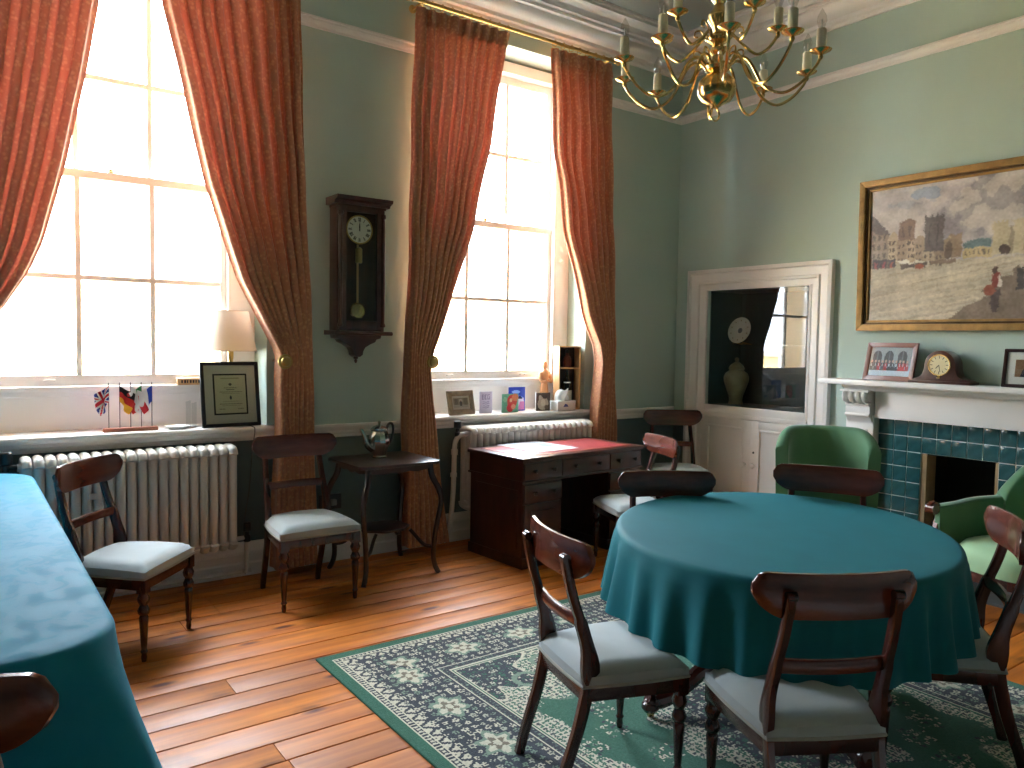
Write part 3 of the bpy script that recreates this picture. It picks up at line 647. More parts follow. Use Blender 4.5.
def make_chair():
    t = thing('dining_chair', 'x', 'chair', (0,0,0), 0, 'mahogany bar-back dining chairs')
    fw, rw, yf, yr = .222, .178, .19, -.2
    for s in (-1, 1):
        obj('leg', turned_leg(s*.195, .165, .374), M['mahog'], t)
        path = bez([(s*.160,-.272,0),(s*.160,-.248,.09),(s*.162,-.205,.22),(s*.164,-.178,.33),(s*.166,-.165,.40),(s*.166,-.172,.48),(s*.163,-.200,.58),(s*.158,-.232,.68),(s*.154,-.252,.77),(s*.153,-.256,.80)], 4)
        n = len(path); rad = []
        for p in path:
            z = p[2]; w_ = .0135 if z < .34 else .0135
            dpt = .016+.004*min(1, z/.3) + (.012*math.exp(-((z-.43)/.055)**2)) - (.005 if z > .6 else 0)
            rad.append((w_, dpt))
        l = obj('leg', B().tube(path, rad, sect=RRD, side=(1,0,0)), M['mahog'], t)
        obj('scroll', B().rod((s*.153-.0135,-.258,.80),(s*.153+.0135,-.258,.80),.0145,12), M['mahog'], l)
    fr = B()
    zb, zt_ = .322, .374
    for (xa, ya, xb, yb) in ((-fw+.02,yf-.02,fw-.02,yf-.02), (-rw+.01,yr+.02,rw-.01,yr+.02), (-fw+.015,yf-.02,-rw+.012,yr+.03), (fw-.015,yf-.02,rw-.012,yr+.03)):
        fr.tube([(xa,ya,(zb+zt_)/2),(xb,yb,(zb+zt_)/2)], [(.012,(zt_-zb)/2)]*2, sect=RSQ, side=(yb-ya, xa-xb, 0))
    obj('seat_frame', fr, M['mahog'], t, bevel=.003)
    def seat(u, v):          # domed pad with rolled edge
        a, c = 2*u-1, 2*v-1; k = (c+1)/2; w_ = rw+(fw-rw)*k+.004
        d = max(abs(a), abs(c)); r = math.hypot(a, c); q = d/r if r > 1e-6 else 1
        sq = .86*1+.14*q if d > .0 else 1
        x = a*w_*(sq if d > .6 else 1-(1-sq)*d/.6); y = (yr+yf)/2+c*(yf-yr)/2*(sq if d > .6 else 1-(1-sq)*d/.6)
        e = max(0, (d-.72)/.28); z = .430+.014*(1-r*r*.5) - .030*e**2.4
        return (x, y, z)
    obj('seat', B().grid(seat, 22, 22), M['seat'], t, ang=180, solid=0)
    loop = [seat(u, v) for u, v in [(i/12,0) for i in range(12)]+[(1,i/12) for i in range(12)]+[(1-i/12,1) for i in range(12)]+[(0,1-i/12) for i in range(12)]]
    obj('seat_border', B().tube([(x*1.006, y*1.006, .374) for x, y, z in loop], [(.006,.006)]*len(loop), n=6, closed=True), M['piping'], t)
    bd = B(); N = len(loop)
    bd.add([(x*1.010, y*1.010, .371) for x, y, z in loop]+[(x*1.002, y*1.002, z+.003) for x, y, z in loop], [(k, (k+1) % N, N+(k+1) % N, N+k) for k in range(N)])
    obj('seat_band', bd, M['seat'], t, ang=180)
    obj('backrest', rail_mesh(.240, .730, .856, -.243, .042, .024), M['mahog_rail'], t, ang=50)
    obj('cross_rail', rail_mesh(.158, .565, .605, -.212, .02, .02, False), M['mahog_rail'], t, ang=50)
    return t
CH = make_chair()
spots = [
 ('mahogany dining chair with pale seat beside the radiator, next to the long table', -4.655, -.798, 229, 1.03),
 ('mahogany dining chair with pale seat in front of the curtain, left of the small table', -3.708, -.612, 180, 1.06),
 ('foreground mahogany chair seen from behind at the round table, nearest the camera', -3.266, -3.456, 330, 1.0),
 ('mahogany chair seen side-on at the left of the round table, on the rug', -3.497, -2.876, 256, .99),
 ('mahogany chair at the right edge of the picture, drawn up to the round table', -2.445, -3.474, 34, 1.03),
 ('mahogany chair behind the round table on the desk side, only its top rail showing', -2.655, -2.435, 149, 1.0),
 ('mahogany chair behind the round table in front of the green balloon-back chair', -2.10, -2.82, 120, 1.04),
 ('mahogany chair standing in the room corner against the white cupboard', -.458, -.483, 148, 1.07),
 ('mahogany chair with window glare on its back, turned sideways at the desk', -1.665, -1.14, 70, 1.0),
 ('dark chair back cut off at the bottom left corner by the long table', -5.253, -2.985, 318, 1.06),
]
for i, (lb, x, y, a, sc_) in enumerate(spots):
    o_ = CH if i == 0 else dup(CH, (x, y, 0), R(a))
    o_.location = (x, y, 0); o_.rotation_euler = (0, 0, R(a)); o_['label'] = lb; o_.scale = (sc_,)*3
RUGT = .007
chairs = [o for o in C.objects if o.name.startswith('dining_chair')]
for o in chairs:
    if -4.0 < o.location.x < -1.8 and o.location.y < -1.7: o.location.z = RUGT

# ================================================================== GREEN ARMCHAIRS
def armchair(label, x, y, rot, span, ztop, zarm, wood_arms, depth=.30, wide=.31, zs=.41):
    t = thing('armchair', label, 'armchair', (x, y, 0), R(rot), 'green velvet armchairs')
    def shell(u, v, off=0.):
        a = R(-span+2*span*u); k = abs(a)/R(span)
        top = ztop-(ztop-zarm)*(max(0, (k-.35)/.65))**1.5 if wood_arms else ztop-.12*max(0, (k-.5)/.5)**2.2
        zb = .30; rim = .03
        z = zb+(top-zb)*v
        lean = .07*(z-.4)/.5 if z > .4 else 0
        rr = 1+(.0 if z > .4 else -.05)+lean*.8
        return (math.sin(a)*(wide-off)*rr, -math.cos(a)*(depth-off)*rr+.0-lean*math.cos(a)*.6, z)
    N, V = 40, 14; b = B(); prof = []
    for j in range(V+1): prof.append(('o', j/V, 0.))
    for q in range(1, 6):
        an = PI*q/6; prof.append(('r', 1., an))
    for j in range(V, -1, -1): prof.append(('i', j/V, .075))
    vs = []
    for i in range(N+1):
        u = i/N
        for kind, v, o in prof:
            if kind == 'r':
                p, q = shell(u, 1., 0.), shell(u, 1., .075); tt = (1-math.cos(o))/2
                vs.append((p[0]+(q[0]-p[0])*tt, p[1]+(q[1]-p[1])*tt, p[2]+.034*math.sin(o)))
            else:
                p = shell(u, v, o)
                if kind == 'i': bl = .020*math.sin(PI*min(1, max(0, (p[2]-.4)/.5))); p = (p[0]*(1-bl), p[1]*(1-bl), p[2])
                vs.append(p)
    n = len(prof); fs = []
    for i in range(N):
        for k in range(n): fs.append((i*n+k, i*n+(k+1) % n, (i+1)*n+(k+1) % n, (i+1)*n+k))
    fs += [tuple(range(n)), tuple(range(N*n, N*n+n))]
    obj('backrest', B().add(vs, fs), M['green_velvet'], t, ang=60)
    def st(u, v):
        a = 2*PI*u; c, s_ = math.cos(a), math.sin(a); sg = lambda q: math.copysign(abs(q)**.7, q)
        lay = [(1.0,.27),(1.02,.30),(1.02,zs-.05),(1.0,zs-.015),(.92,zs+.012),(.7,zs+.03),(.35,zs+.038),(.001,zs+.04)]
        k = v*(len(lay)-1); i = min(int(k), len(lay)-2); fr_ = k-i; r = lay[i][0]*(1-fr_)+lay[i+1][0]*fr_; z = lay[i][1]*(1-fr_)+lay[i+1][1]*fr_
        return (sg(c)*.27*r, .09+sg(s_)*.31*r, z)
    obj('seat', B().grid(st, 36, 14, closed_u=True), M['pale_green'], t, ang=70)
    obj('seat_rail', B().grid(lambda u, v: (lambda p: (p[0]*1.02, p[1]*1.02, .245+.05*v))(st(u, .15)), 36, 1, closed_u=True), M['mahog'], t, solid=.012)
    for s in (-1, 1):
        l = obj('leg', B().lathe([(.001,.045),(.012,.045),(.014,.06),(.02,.10),(.028,.16),(.03,.185),(.02,.195),(.03,.205),(.03,.22),(.024,.27)], 14, (s*.215, .3, 0)), M['mahog_rail'], t)
        obj('castor', B().lathe([(.02,-.008),(.022,0),(.02,.008)], 12, (s*.215, .3, .022), 'x').rod((s*.215,.3,.03),(s*.215,.3,.05),.009), M['brass'], l)
        l = obj('leg', B().tube(bez([(s*.19,-.33,0),(s*.19,-.28,.12),(s*.19,-.24,.28)],4), [.014,.015,.016,.018,.02,.021,.022,.023,.024]), M['mahog_rail'], t)
        if wood_arms:
            ap = bez([(s*.285,.33,.30),(s*.30,.40,.38),(s*.30,.40,.46),(s*.305,.375,.54),(s*.305,.42,.60),(s*.305,.455,.59)], 5)
            am = obj('arm_support', B().tube(ap, [(.018,.024)]*len(ap), sect=RRD, side=(1,0,0)), M['mahog_rail'], t)
            obj('scroll', B().rod((s*.305-.026,.435,.585),(s*.305+.026,.435,.585),.028,14), M['mahog_rail'], am)
            e = shell(0 if s < 0 else 1, 1, .037)
            apd = bez([(s*.305,.41,.585),(s*.31,.25,.595),(s*.312,.1,.61),(e[0],e[1]-.02,e[2]+.0)], 5)
            obj('arm_pad', B().tube(apd, [(.030,.022)]*len(apd), n=10, side=(1,0,0)), M['green_velvet'], t)
            obj('arm_side', B().grid(lambda u, v: (lambda p: (p[0], p[1], .3+(p[2]-.3)*v))(apd[int(round(u*(len(apd)-1)))]), len(apd)-1, 3), M['green_velvet'], t, solid=.03)
    return t
armchair('green velvet balloon-back chair standing in front of the white cupboard', -.675, -1.965, 129, 78, .90, .8, False, wide=.325)
armchair('green velvet armchair with carved wooden arms in front of the fireplace', -.58, -3.16, 74, 80, .875, .62, True)

# ================================================================== ROUND TABLE AND CLOTH
TX, TY, TA, TBb, TR = -2.62, -2.94, .775, .655, R(34)
TZ = .735
rt = thing('pedestal_table', 'dark wooden pedestal table with carved claw feet under the round cloth', 'table', (TX, TY, RUGT), TR)
obj('table_top', B().lathe([(.001,.70),(.97,.70),(.985,.708),(.985,.722),(.97,.727),(.001,.727)], 48, sx=TA-.012, sy=TBb-.012), M['mahog'], rt)
obj('pedestal', B().lathe([(.001,.12),(.06,.12),(.09,.15),(.10,.2),(.07,.24),(.055,.3),(.085,.36),(.095,.42),(.06,.5),(.05,.58),(.09,.64),(.16,.68),(.16,.70),(.001,.70)], 24), M['mahog'], rt)
for k in range(4):
    a = R(45+90*k-11); c, s = math.cos(a), math.sin(a); f_ = lambda r, z: (r*c, r*s, z)
    lp = bez([f_(.05,.2), f_(.18,.21), f_(.32,.17), f_(.44,.085), f_(.53,.06), f_(.565,.075)], 5)
    l = obj('leg', B().tube(lp, [.05,.05,.048,.046,.044,.042,.04,.04,.038,.036,.035,.034,.033,.032,.031,.031,.032,.033,.034,.034,.034,.034,.032,.03,.028,.024], 10), M['mahog'], rt)
    obj('claw', B().lathe([(.004,.018),(.026,.022),(.036,.036),(.034,.055),(.02,.07),(.004,.074)], 14, f_(.55,0)), M['mahog'], l)
    obj('castor', B().rod(f_(.54,.014), f_(.56,.014), .014, 10), M['brass'], l)
def cloth_fn():
    prof = [(0,0),(.25,0),(.5,0),(.75,0),(.9,0),(.965,0),(.985,-.003),(.997,-.010),(1.003,-.022),(1.006,-.04)]+[(1.010+.045*t, -.04-.265*t) for t in [k/14 for k in range(1, 15)]]
    rng = random.Random(5); NF = 30; amp = [rng.uniform(.6, 1.3) for _ in range(NF)]; off = [rng.uniform(-.25, .25) for _ in range(NF)]
    nu = NF*12; vs = []
    for j, (r, z) in enumerate(prof):
        d = max(0, -z-.02)/.285
        for i in range(nu):
            u = i/nu*NF; k = int(u); fr_ = u-k; A = amp[k]*(1-fr_)+amp[(k+1) % NF]*fr_; o_ = off[k]*(1-fr_)+off[(k+1) % NF]*fr_
            a = 2*PI*(i/nu); w_ = math.sin(2*PI*(u+o_))
            e = .024*A*d**.8*w_ if j > 8 else 0
            x = math.cos(a)*(TA*r+e); y = math.sin(a)*(TBb*r+e)
            vs.append((x, y, z+TZ+ (.008*math.sin(3*a+1)+.003*w_)*d))
    fs = [(j*nu+i, j*nu+(i+1) % nu, (j+1)*nu+(i+1) % nu, (j+1)*nu+i) for j in range(1, len(prof)-1) for i in range(nu)]
    c0 = len(vs); vs.append((0, 0, TZ)); fs += [(c0, nu+i, nu+(i+1) % nu) for i in range(nu)]
    vs2 = vs; return B().add(vs2, fs)
tcl = obj('tablecloth', cloth_fn(), M['cloth'], ang=180); tcl.location = (TX, TY, RUGT); tcl.rotation_euler = (0,0,TR)
tag(tcl, 'plain teal tablecloth hanging in folds over the round table', 'tablecloth')

# ================================================================== LONG TABLE ON THE LEFT
LX1, LX0, LYn, LYf, LZ = -5.03, -6.0, -2.91, -.26, .79
lt = thing('long_table', 'long wooden table hidden under the damask cloth at the left', 'table', ((LX0+LX1)/2, (LYn+LYf)/2, 0))
hx, hy = (LX1-LX0)/2, (LYf-LYn)/2
obj('table_top', B().box(-hx+.07, hx-.07, -hy+.07, hy-.07, LZ-.035, LZ-.006), M['darkwood'], lt, bevel=.004)
obj('apron', B().box(-hx+.1, hx-.1, -hy+.1, hy-.1, LZ-.12, LZ-.035), M['darkwood'], lt)
for sx_ in (-1, 1):
    for sy_ in (-1, 1): obj('leg', B().lathe([(.001,0),(.018,0),(.022,.05),(.03,.3),(.036,.55),(.03,.58),(.04,.62),(.04,.7)], 14, (sx_*(hx-.11), sy_*(hy-.5), 0)), M['darkwood'], lt)
def long_cloth():
    # rounded-rectangle rings; overhang flares and folds at the corners
    rng = random.Random(3); rc = .20; per = []
    for (cx_, cy_, a0) in ((hx-rc, hy-rc, 0), (-hx+rc, hy-rc, 90), (-hx+rc, -hy+rc, 180), (hx-rc, -hy+rc, 270)):
        for k in range(13):
            a = R(a0+90*k/12); per.append((cx_, cy_, math.cos(a), math.sin(a), 1-abs(k-6)/6))
    full = []
    for i in range(len(per)):
        p, q = per[i], per[(i+1) % len(per)]; full.append(p)
        dl = math.hypot(p[0]+rc*p[2]-q[0]-rc*q[2], p[1]+rc*p[3]-q[1]-rc*q[3])
        if dl > .2:
            m_ = int(dl/.05)
            for k in range(1, m_): t = k/m_; full.append((p[0]*(1-t)+q[0]*t, p[1]*(1-t)+q[1]*t, p[2], p[3], 0))
    prof = [(-.05,0),(-.015,-.001),(-.004,-.004),(.003,-.012),(.005,-.03)]+[(.006, -.03-.325*t) for t in [k/14 for k in range(1, 15)]]
    N = len(full); vs = []; acc = 0
    for o_, z in prof:
        d = max(0, -z-.03)/.325
        for i, (cx_, cy_, nx, ny, cr) in enumerate(full):
            fl = .17*d*cr + .016*d*math.sin(i*.42)*(1-cr)+.010*d
            vs.append((cx_+nx*(rc+o_+fl), cy_+ny*(rc+o_+fl), LZ+z-(.015*cr*d)))
    fs = [(j*N+i, j*N+(i+1) % N, (j+1)*N+(i+1) % N, (j+1)*N+i) for j in range(len(prof)-1) for i in range(N)]
    fs.append(tuple(range(N)))
    return B().add(vs, fs)
lcl = obj('tablecloth', long_cloth(), M['damask'], ang=60); lcl.location = lt.location
tag(lcl, 'blue-teal damask tablecloth over the long table at the left edge', 'tablecloth')

# ================================================================== RUG
RX0, RX1, RY1, RY0 = -4.01, -1.56, -1.485, -4.55
def rug_img():
    rw, rl = RX1-RX0, RY1-RY0; px = .0065; W, Hh = int(rw/px), int(rl/px)
    y, x = np.mgrid[0:Hh, 0:W]; X = (x+.5)*px; Y = (y+.5)*px
    dx = np.minimum(X, rw-X); dy = np.minimum(Y, rl-Y); d = np.minimum(dx, dy)
    t = np.where(dx < dy, Y, X)                     # coordinate along the border
    G, CR, NV, LG, BR = (38,96,74), (204,198,176), (44,50,60), (120,142,122), (150,120,96)
    a = np.zeros((Hh, W, 3)); a[:] = G
    def S(m_, c): a[m_] = c
    def band(d0, d1): return (d >= d0) & (d < d1)
    rng = np.random.RandomState(4)
    def flowers(mask, step, cols, jit=.3, rmin=.3, rmax=.48, ring=None):
        # jittered lattice of little rosettes
        gx = np.floor(X/step).astype(int); gy = np.floor(Y/step).astype(int); n1, n2 = gx.max()+3, gy.max()+3
        jx = rng.uniform(-jit, jit, (n2, n1)); jy = rng.uniform(-jit, jit, (n2, n1)); rr = rng.uniform(rmin, rmax, (n2, n1)); cc = rng.randint(0, len(cols), (n2, n1)); ph = rng.uniform(0, 6, (n2, n1))
        fx_ = X/step-gx-.5-jx[gy, gx]; fy_ = Y/step-gy-.5-jy[gy, gx]; r = np.hypot(fx_, fy_); an = np.arctan2(fy_, fx_)
        R_ = rr[gy, gx]*(.78+.22*np.cos(5*an+ph[gy, gx])); m_ = mask & (r < R_)
        a[m_] = np.array(cols, float)[cc[gy, gx]][m_]
        m2 = mask & (r < R_*.42); a[m2] = np.array(ring if ring else NV, float)
    # outer guard: cream key on dark
    S(band(.055, .060), CR); b = band(.060, .084); S(b, NV); S(b & ((np.abs(((t/.021) % 1)-.5) < .34*(1-np.abs(d-.072)/.016))), CR)
    S(band(.084, .089), CR); S(band(.089, .094), NV)
    b = band(.094, .128); S(b, CR); S(b & (np.abs(((t/.034+np.sign(((t/.068) % 1)-.5)*(d-.111)*18) % 1)-.5) < .24), NV); S(band(.128, .133), NV)
    # main border: navy with cream and green rosettes
    b = band(.133, .40); S(b, NV); flowers(b, .040, [CR, (176,176,156), LG, CR], .16, .30, .47, NV)
    for c0 in np.arange(.29, 4, .34):
        for sgn in (0,):
            pa = np.arctan2(d-.266, t-c0); pr = np.hypot((t-c0)/1.25, d-.266); e1 = b & (pr < .068+.014*np.cos(6*pa)); S(e1, LG); e2 = b & (pr < .052+.013*np.cos(6*pa)); S(e2, CR); S(b & (pr < .03+.01*np.cos(5*pa+1)), (120,110,92)); S(b & (pr < .016), CR)
    S(band(.40, .408), CR); b = band(.408, .44); S(b, NV); flowers(b, .02, [LG, (90,110,104)], .1, .2, .4); S(band(.44, .449), CR); S(band(.449, .458), G); S(band(.458, .464), CR)
    # field
    f_ = d >= .464; S(f_, G)
    cx_, cy_ = rw/2, rl/2; u = (X-cx_)/(rw/2-.464); v = (Y-cy_)/(rl/2-.464)
    au, av = np.abs(u), np.abs(v); ang = np.arctan2(1-av, 1-au); dc = np.hypot((1-au)*(rw/2-.464), (1-av)*(rl/2-.464))
    edge = .50+.05*np.cos(ang*8)+.04*np.cos(ang*13)         # scalloped spandrels
    sp = f_ & (dc < edge); S(sp, CR); flowers(sp, .022, [NV, G, G, (84,100,92)], .2, .42, .62, LG)
    inn = f_ & (dc < edge*.62); S(inn, NV); flowers(inn, .03, [LG, CR, G], .3, .3, .5)
    S(f_ & (np.abs(dc-edge*.62) < .009), CR); S(f_ & (np.abs(dc-edge) < .008), (96,120,104))
    for q in (.22, .40):
        m_ = f_ & (np.hypot((1-au)*(rw/2-.464)-q, (1-av)*(rl/2-.464)-(.62-q)*.62) < .075); S(m_, LG); m2 = f_ & (np.hypot((1-au)*(rw/2-.464)-q, (1-av)*(rl/2-.464)-(.62-q)*.62) < .05); S(m2, NV); flowers(m2, .024, [CR, G])
    # straight run between spandrels
    run_ = f_ & ~sp & (np.minimum((1-au)*(rw/2-.464), (1-av)*(rl/2-.464)) < .07+.03*np.cos(t*16)); S(run_, CR); flowers(run_, .022, [NV, G, G], .2, .42, .62, LG)
    # medallion
    rr = np.hypot(X-cx_, (Y-cy_)*.8); an = np.arctan2((Y-cy_)*.8, X-cx_); e = .40+.035*np.cos(an*12)
    m_ = f_ & (rr < e); S(m_, CR); flowers(m_, .022, [NV, G, G], .2, .42, .62, LG); m_ = f_ & (rr < e*.7); S(m_, NV); flowers(m_, .03, [CR, LG, G], .3, .3, .5); m_ = rr < .13; S(m_, G); flowers(m_, .03, [CR], .2, .3, .5)
    # loose sprays on the green ground
    grd = f_ & ~sp & ~run_ & (rr > e+.02)
    gx = np.floor(X/.21).astype(int); gy = np.floor(Y/.21).astype(int); ph = ((gx*7+gy*13) % 5)/5.; fx_ = X/.21-gx-.5-(ph-.5)*.4; fy_ = Y/.21-gy-.5+(ph-.5)*.4
    cl = grd & (np.hypot(fx_, fy_) < .30+.06*np.cos(5*np.arctan2(fy_, fx_)+ph*6)); flowers(cl, .028, [CR, CR, NV, LG], .25, .3, .5, NV)
    a += rng.randn(Hh, W, 1)*5
    return a
ri = rug_img()
rm_ = print_mesh('rug_pile', ri[::-1], lambda u, v: (RX0+(RX1-RX0)*u, RY0+(RY1-RY0)*v, RUGT+.0008), M['rug'])
rg = thing('rug', 'green oriental rug with cream and navy floral border under the round table', 'rug')
obj('pile', rm_, None, rg); obj('backing', B().box(RX0-.003, RX1+.003, RY0-.003, RY1+.003, .0006, RUGT), mat('rug_edge', (34,86,66), .95), rg)

# ================================================================== SIDE TABLE AND COFFEE POT
st_ = thing('side_table', 'small dark side table with bowed legs and lower shelf by the curtain', 'side table', (-3.125, -.395, 0), R(2))
poly = [(-.285,-.215),(-.25,-.25),(.25,-.25),(.285,-.215),(.285,.215),(.25,.25),(-.25,.25),(-.285,.215)]
obj('table_top', B().prism(poly, lambda x, y: (x, y, .703), lambda x, y: (x, y, .722)), M['darkwood'], st_, bevel=.006)
ap = [(-.21,.703),(.21,.703),(.21,.672),(.12,.66),(.06,.668),(0,.655),(-.06,.668),(-.12,.66),(-.21,.672)]
for s in (-1, 1):
    obj('apron', B().prism(ap, lambda x, z, q=s: (x, q*.205-.006, z), lambda x, z, q=s: (x, q*.205+.006, z)), M['darkwood'], st_)
    obj('apron', B().prism([(x*.9, z) for x, z in ap], lambda x, z, q=s: (q*.225-.006, x, z), lambda x, z, q=s: (q*.225+.006, x, z)), M['darkwood'], st_)
for sx_ in (-1, 1):
    for sy_ in (-1, 1):
        f_ = lambda r, z: (sx_*(.215+r), sy_*(.2+r*.8), z)
        p = bez([f_(.0,.70), f_(.012,.62), f_(.045,.54), f_(.058,.46), f_(.045,.36), f_(.03,.25), f_(.022,.12), f_(.03,.05), f_(.05,.0)], 4)
        obj('leg', B().tube(p, [.020]*10+[.0165]*(len(p)-10), 8), M['darkwood'], st_)
        q = bez([(sx_*.12, sy_*.12, .275), (sx_*.15, sy_*.14, .235), (sx_*.19, sy_*.175, .18), (sx_*.235, sy_*.212, .165)], 4)
        obj('brace', B().tube(q, [(.009,.012)]*len(q), sect=RRD), M['darkwood'], st_)
oc = [(.15*math.cos(R(22.5+45*k))*1.12, .15*math.sin(R(22.5+45*k))) for k in range(8)]
obj('lower_shelf', B().prism(oc, lambda x, y: (x, y, .275), lambda x, y: (x, y, .290)), M['darkwood'], st_, bevel=.004)
cp_ = thing('coffee_pot', 'silver coffee pot with dark handle on the small side table', 'coffee pot', (-3.13, -.33, .722), R(10)); cp_.scale = (1.1,1.1,1.15)
obj('pot_body', B().lathe([(.001,0),(.042,0),(.045,.006),(.04,.014),(.044,.03),(.056,.06),(.062,.09),(.06,.115),(.05,.14),(.046,.15),(.052,.158),(.001,.158)], 12), M['silver'], cp_, ang=20)
ld_ = obj('lid', B().lathe([(.05,.156),(.05,.162),(.036,.174),(.014,.182),(.006,.186),(.01,.194),(.008,.204),(.001,.207)], 16), M['silver'], cp_)
sp_ = bez([(-.05,0,.05),(-.085,0,.075),(-.10,0,.12),(-.125,0,.165)], 5); obj('spout', B().tube(sp_, [.02-.011*k/15 for k in range(16)], 8), M['silver'], cp_)
hd = bez([(.045,0,.15),(.07,0,.185),(.095,0,.18),(.10,0,.14),(.085,0,.09),(.058,0,.06)], 5); obj('handle', B().tube(hd, .0075, 8), M['black'], cp_)

# ================================================================== DESK
dk = thing('pedestal_desk', 'dark mahogany pedestal desk with red leather top in front of the radiator', 'desk', (-1.815, -.545, 0), R(4))
DW, DD, DZ = .595, .30, .73
obj('desk_top', B().box(-DW, DW, -DD, DD, DZ-.028, DZ-.002), M['desk'], dk, bevel=.006)
obj('leather_inset', B().box(-DW+.07, DW-.07, -DD+.06, DD-.06, DZ-.01, DZ), M['leather'], dk, bevel=.001)
obj('gilt_tooling', holed(lambda b, a, c, d0, d1, z0, z1: b.box(a, c, z0, z1, d0, d1), -DW+.085, DW-.085, -DD+.075, DD-.075, [(-DW+.092, DW-.092, -DD+.082, DD-.082)], DZ, DZ+.0006), M['gilt'], dk)
obj('top_carcass', B().box(-DW+.015, DW-.015, -DD+.018, DD-.012, .565, DZ-.028), M['desk'], dk)
kn_ = mesh_from('knob', B().lathe([(.006,0),(.006,-.008),(.014,-.014),(.015,-.022),(.010,-.028),(.002,-.029)], 12, axis='y')); kn_.materials.append(M['darkwood'])
def drawer(x0, x1, z0, z1, par=dk):
    d = obj('drawer', B().box(x0+.004, x1-.004, -DD+.006, -DD+.02, z0+.004, z1-.004), M['desk'], par, bevel=.003)
    for s in (.25, .75) if x1-x0 < .5 else (.18, .82): obj('knob', kn_, None, d, loc=(x0+(x1-x0)*s, -DD+.006, (z0+z1)/2))
    return d
for a, c in ((-.575, -.235), (-.235, .235), (.235, .575)): drawer(a, c, .58, .695)
for s, (a, c) in enumerate(((-.575, -.235), (.235, .575))):
    ped = obj('pedestal', B().box(a, c, -DD+.022, DD-.02, .06, .565), M['desk'], dk, bevel=.003)
    obj('plinth', B().box(a-.012, c+.012, -DD+.008, DD-.01, 0, .07), M['desk'], dk, bevel=.006)
    drawer(a, c, .43, .555)
    if s == 0:
        dr = obj('door', B().box(a+.006, c-.006, -DD+.008, -DD+.022, .085, .42), M['desk'], dk, bevel=.003); obj('door_panel', B().box(a+.06, c-.06, -DD+.0, -DD+.012, .13, .375), M['desk'], dr, bevel=.005)
    else: drawer(a, c, .27, .425); drawer(a, c, .085, .265)
    obj('side_panel', B().box(*((a-.008, a+.002) if s == 0 else (c-.002, c+.008)), -DD+.07, DD-.07, .12, .51), M['desk'], ped, bevel=.003)
obj('moulding', B().box(-DW+.004, DW-.004, -DD+.008, DD-.006, .562, .575), M['desk'], dk, bevel=.004)
pi = Pic(50, 36, (200,204,210)).rect(.06,.1,.94,.9,(176,184,192))
for k in range(9): pi.rect(.12, .18+k*.075, .5 if k % 3 else .88, .205+k*.075, (150,160,172))
pi.rect(.56,.3,.88,.7,(170,184,196)).ell(.72,.5,.1,.14,(120,140,160))
dp = thing('desk_paper', 'large sheet of paper lying on the red leather desk top', 'paper', (-1.95, -.47, DZ), R(4)); obj('sheet', print_mesh('sheet', pi.a, lambda u, v: (-.19+.38*u, -.22+.44*v, .0022), M['print']), None, dp); obj('under_sheet', B().box(-.195,.195,-.225,.225,.0007,.0018), M['paper'], dp)

# ================================================================== WALL CLOCK
wc_ = thing('wall_clock', 'tall dark wooden pendulum wall clock showing twelve', 'wall clock', (-3.165, 0, 1.32))
Z = lambda z: z-1.32
def wp(name, b, mt=None, par=None, **k): return obj(name, b, mt or M['clockwood'], par or wc_, **k)
wp('case_back', B().box(-.155,.155,-.02,0,Z(1.52),Z(2.35)))
for s in (-1, 1):
    wp('case_side', B().box(*sorted((s*.148,s*.168)),-.12,0,Z(1.53),Z(2.345)), bevel=.003)
    wp('pilaster', B().lathe([(.016,Z(1.56)),(.02,Z(1.57)),(.013,Z(1.59)),(.015,Z(1.7)),(.015,Z(2.2)),(.012,Z(2.27)),(.02,Z(2.28)),(.017,Z(2.30))], 12, (s*.15,-.135,0)))
fr_ = holed(fx, -.155, .155, Z(1.54), Z(2.335), [(-.108,.108,Z(1.60),Z(2.30))], -.135, -.115); dr_ = wp('door', fr_, bevel=.004)
obj('glass', B().box(-.108,.108,-.124,-.121,Z(1.60),Z(2.30)), M['cab_glass'], dr_, smooth=False)
wp('case_top', B().box(-.17,.17,-.135,0,Z(2.33),Z(2.35)))
wp('crown', B().prism([(0,2.345),(-.14,2.345),(-.15,2.36),(-.185,2.372),(-.19,2.385),(-.19,2.392),(0,2.392)], lambda y, z: (-.195, y, Z(z)), lambda y, z: (.195, y, Z(z))))
wp('base_ledge', B().prism([(0,1.505),(-.17,1.505),(-.18,1.515),(-.17,1.53),(0,1.535)], lambda y, z: (-.205, y, Z(z)), lambda y, z: (.205, y, Z(z))))
bk = [(-.165,1.505),(-.16,1.485),(-.13,1.478),(-.12,1.46),(-.085,1.445),(-.05,1.425),(-.035,1.40),(-.03,1.375),(-.012,1.362),(.012,1.362),(.03,1.375),(.035,1.40),(.05,1.425),(.085,1.445),(.12,1.46),(.13,1.478),(.16,1.485),(.165,1.505)]
wp('bracket', B().prism(bk, lambda x, z: (x, -.09, Z(z)), lambda x, z: (x, 0, Z(z))), bevel=.003)
wp('finial', B().lathe([(.002,Z(1.318)),(.008,Z(1.326)),(.012,Z(1.338)),(.006,Z(1.345)),(.016,Z(1.35)),(.016,Z(1.358)),(.01,Z(1.365))], 12, (0,-.045,0)))
DZc = Z(2.195)
dl = wp('dial', B().lathe([(.088,-.088),(.088,-.093),(.001,-.093)], 36, (0,0,DZc), 'y'), M['dial']); wp('bezel', B().tube([(.09*math.cos(a), -.094, DZc+.09*math.sin(a)) for a in [2*PI*k/36 for k in range(36)]], .005, 6, closed=True), M['dull_brass'], dl)
NUM = ['XII','I','II','III','IIII','V','VI','VII','VIII','IX','X','XI']
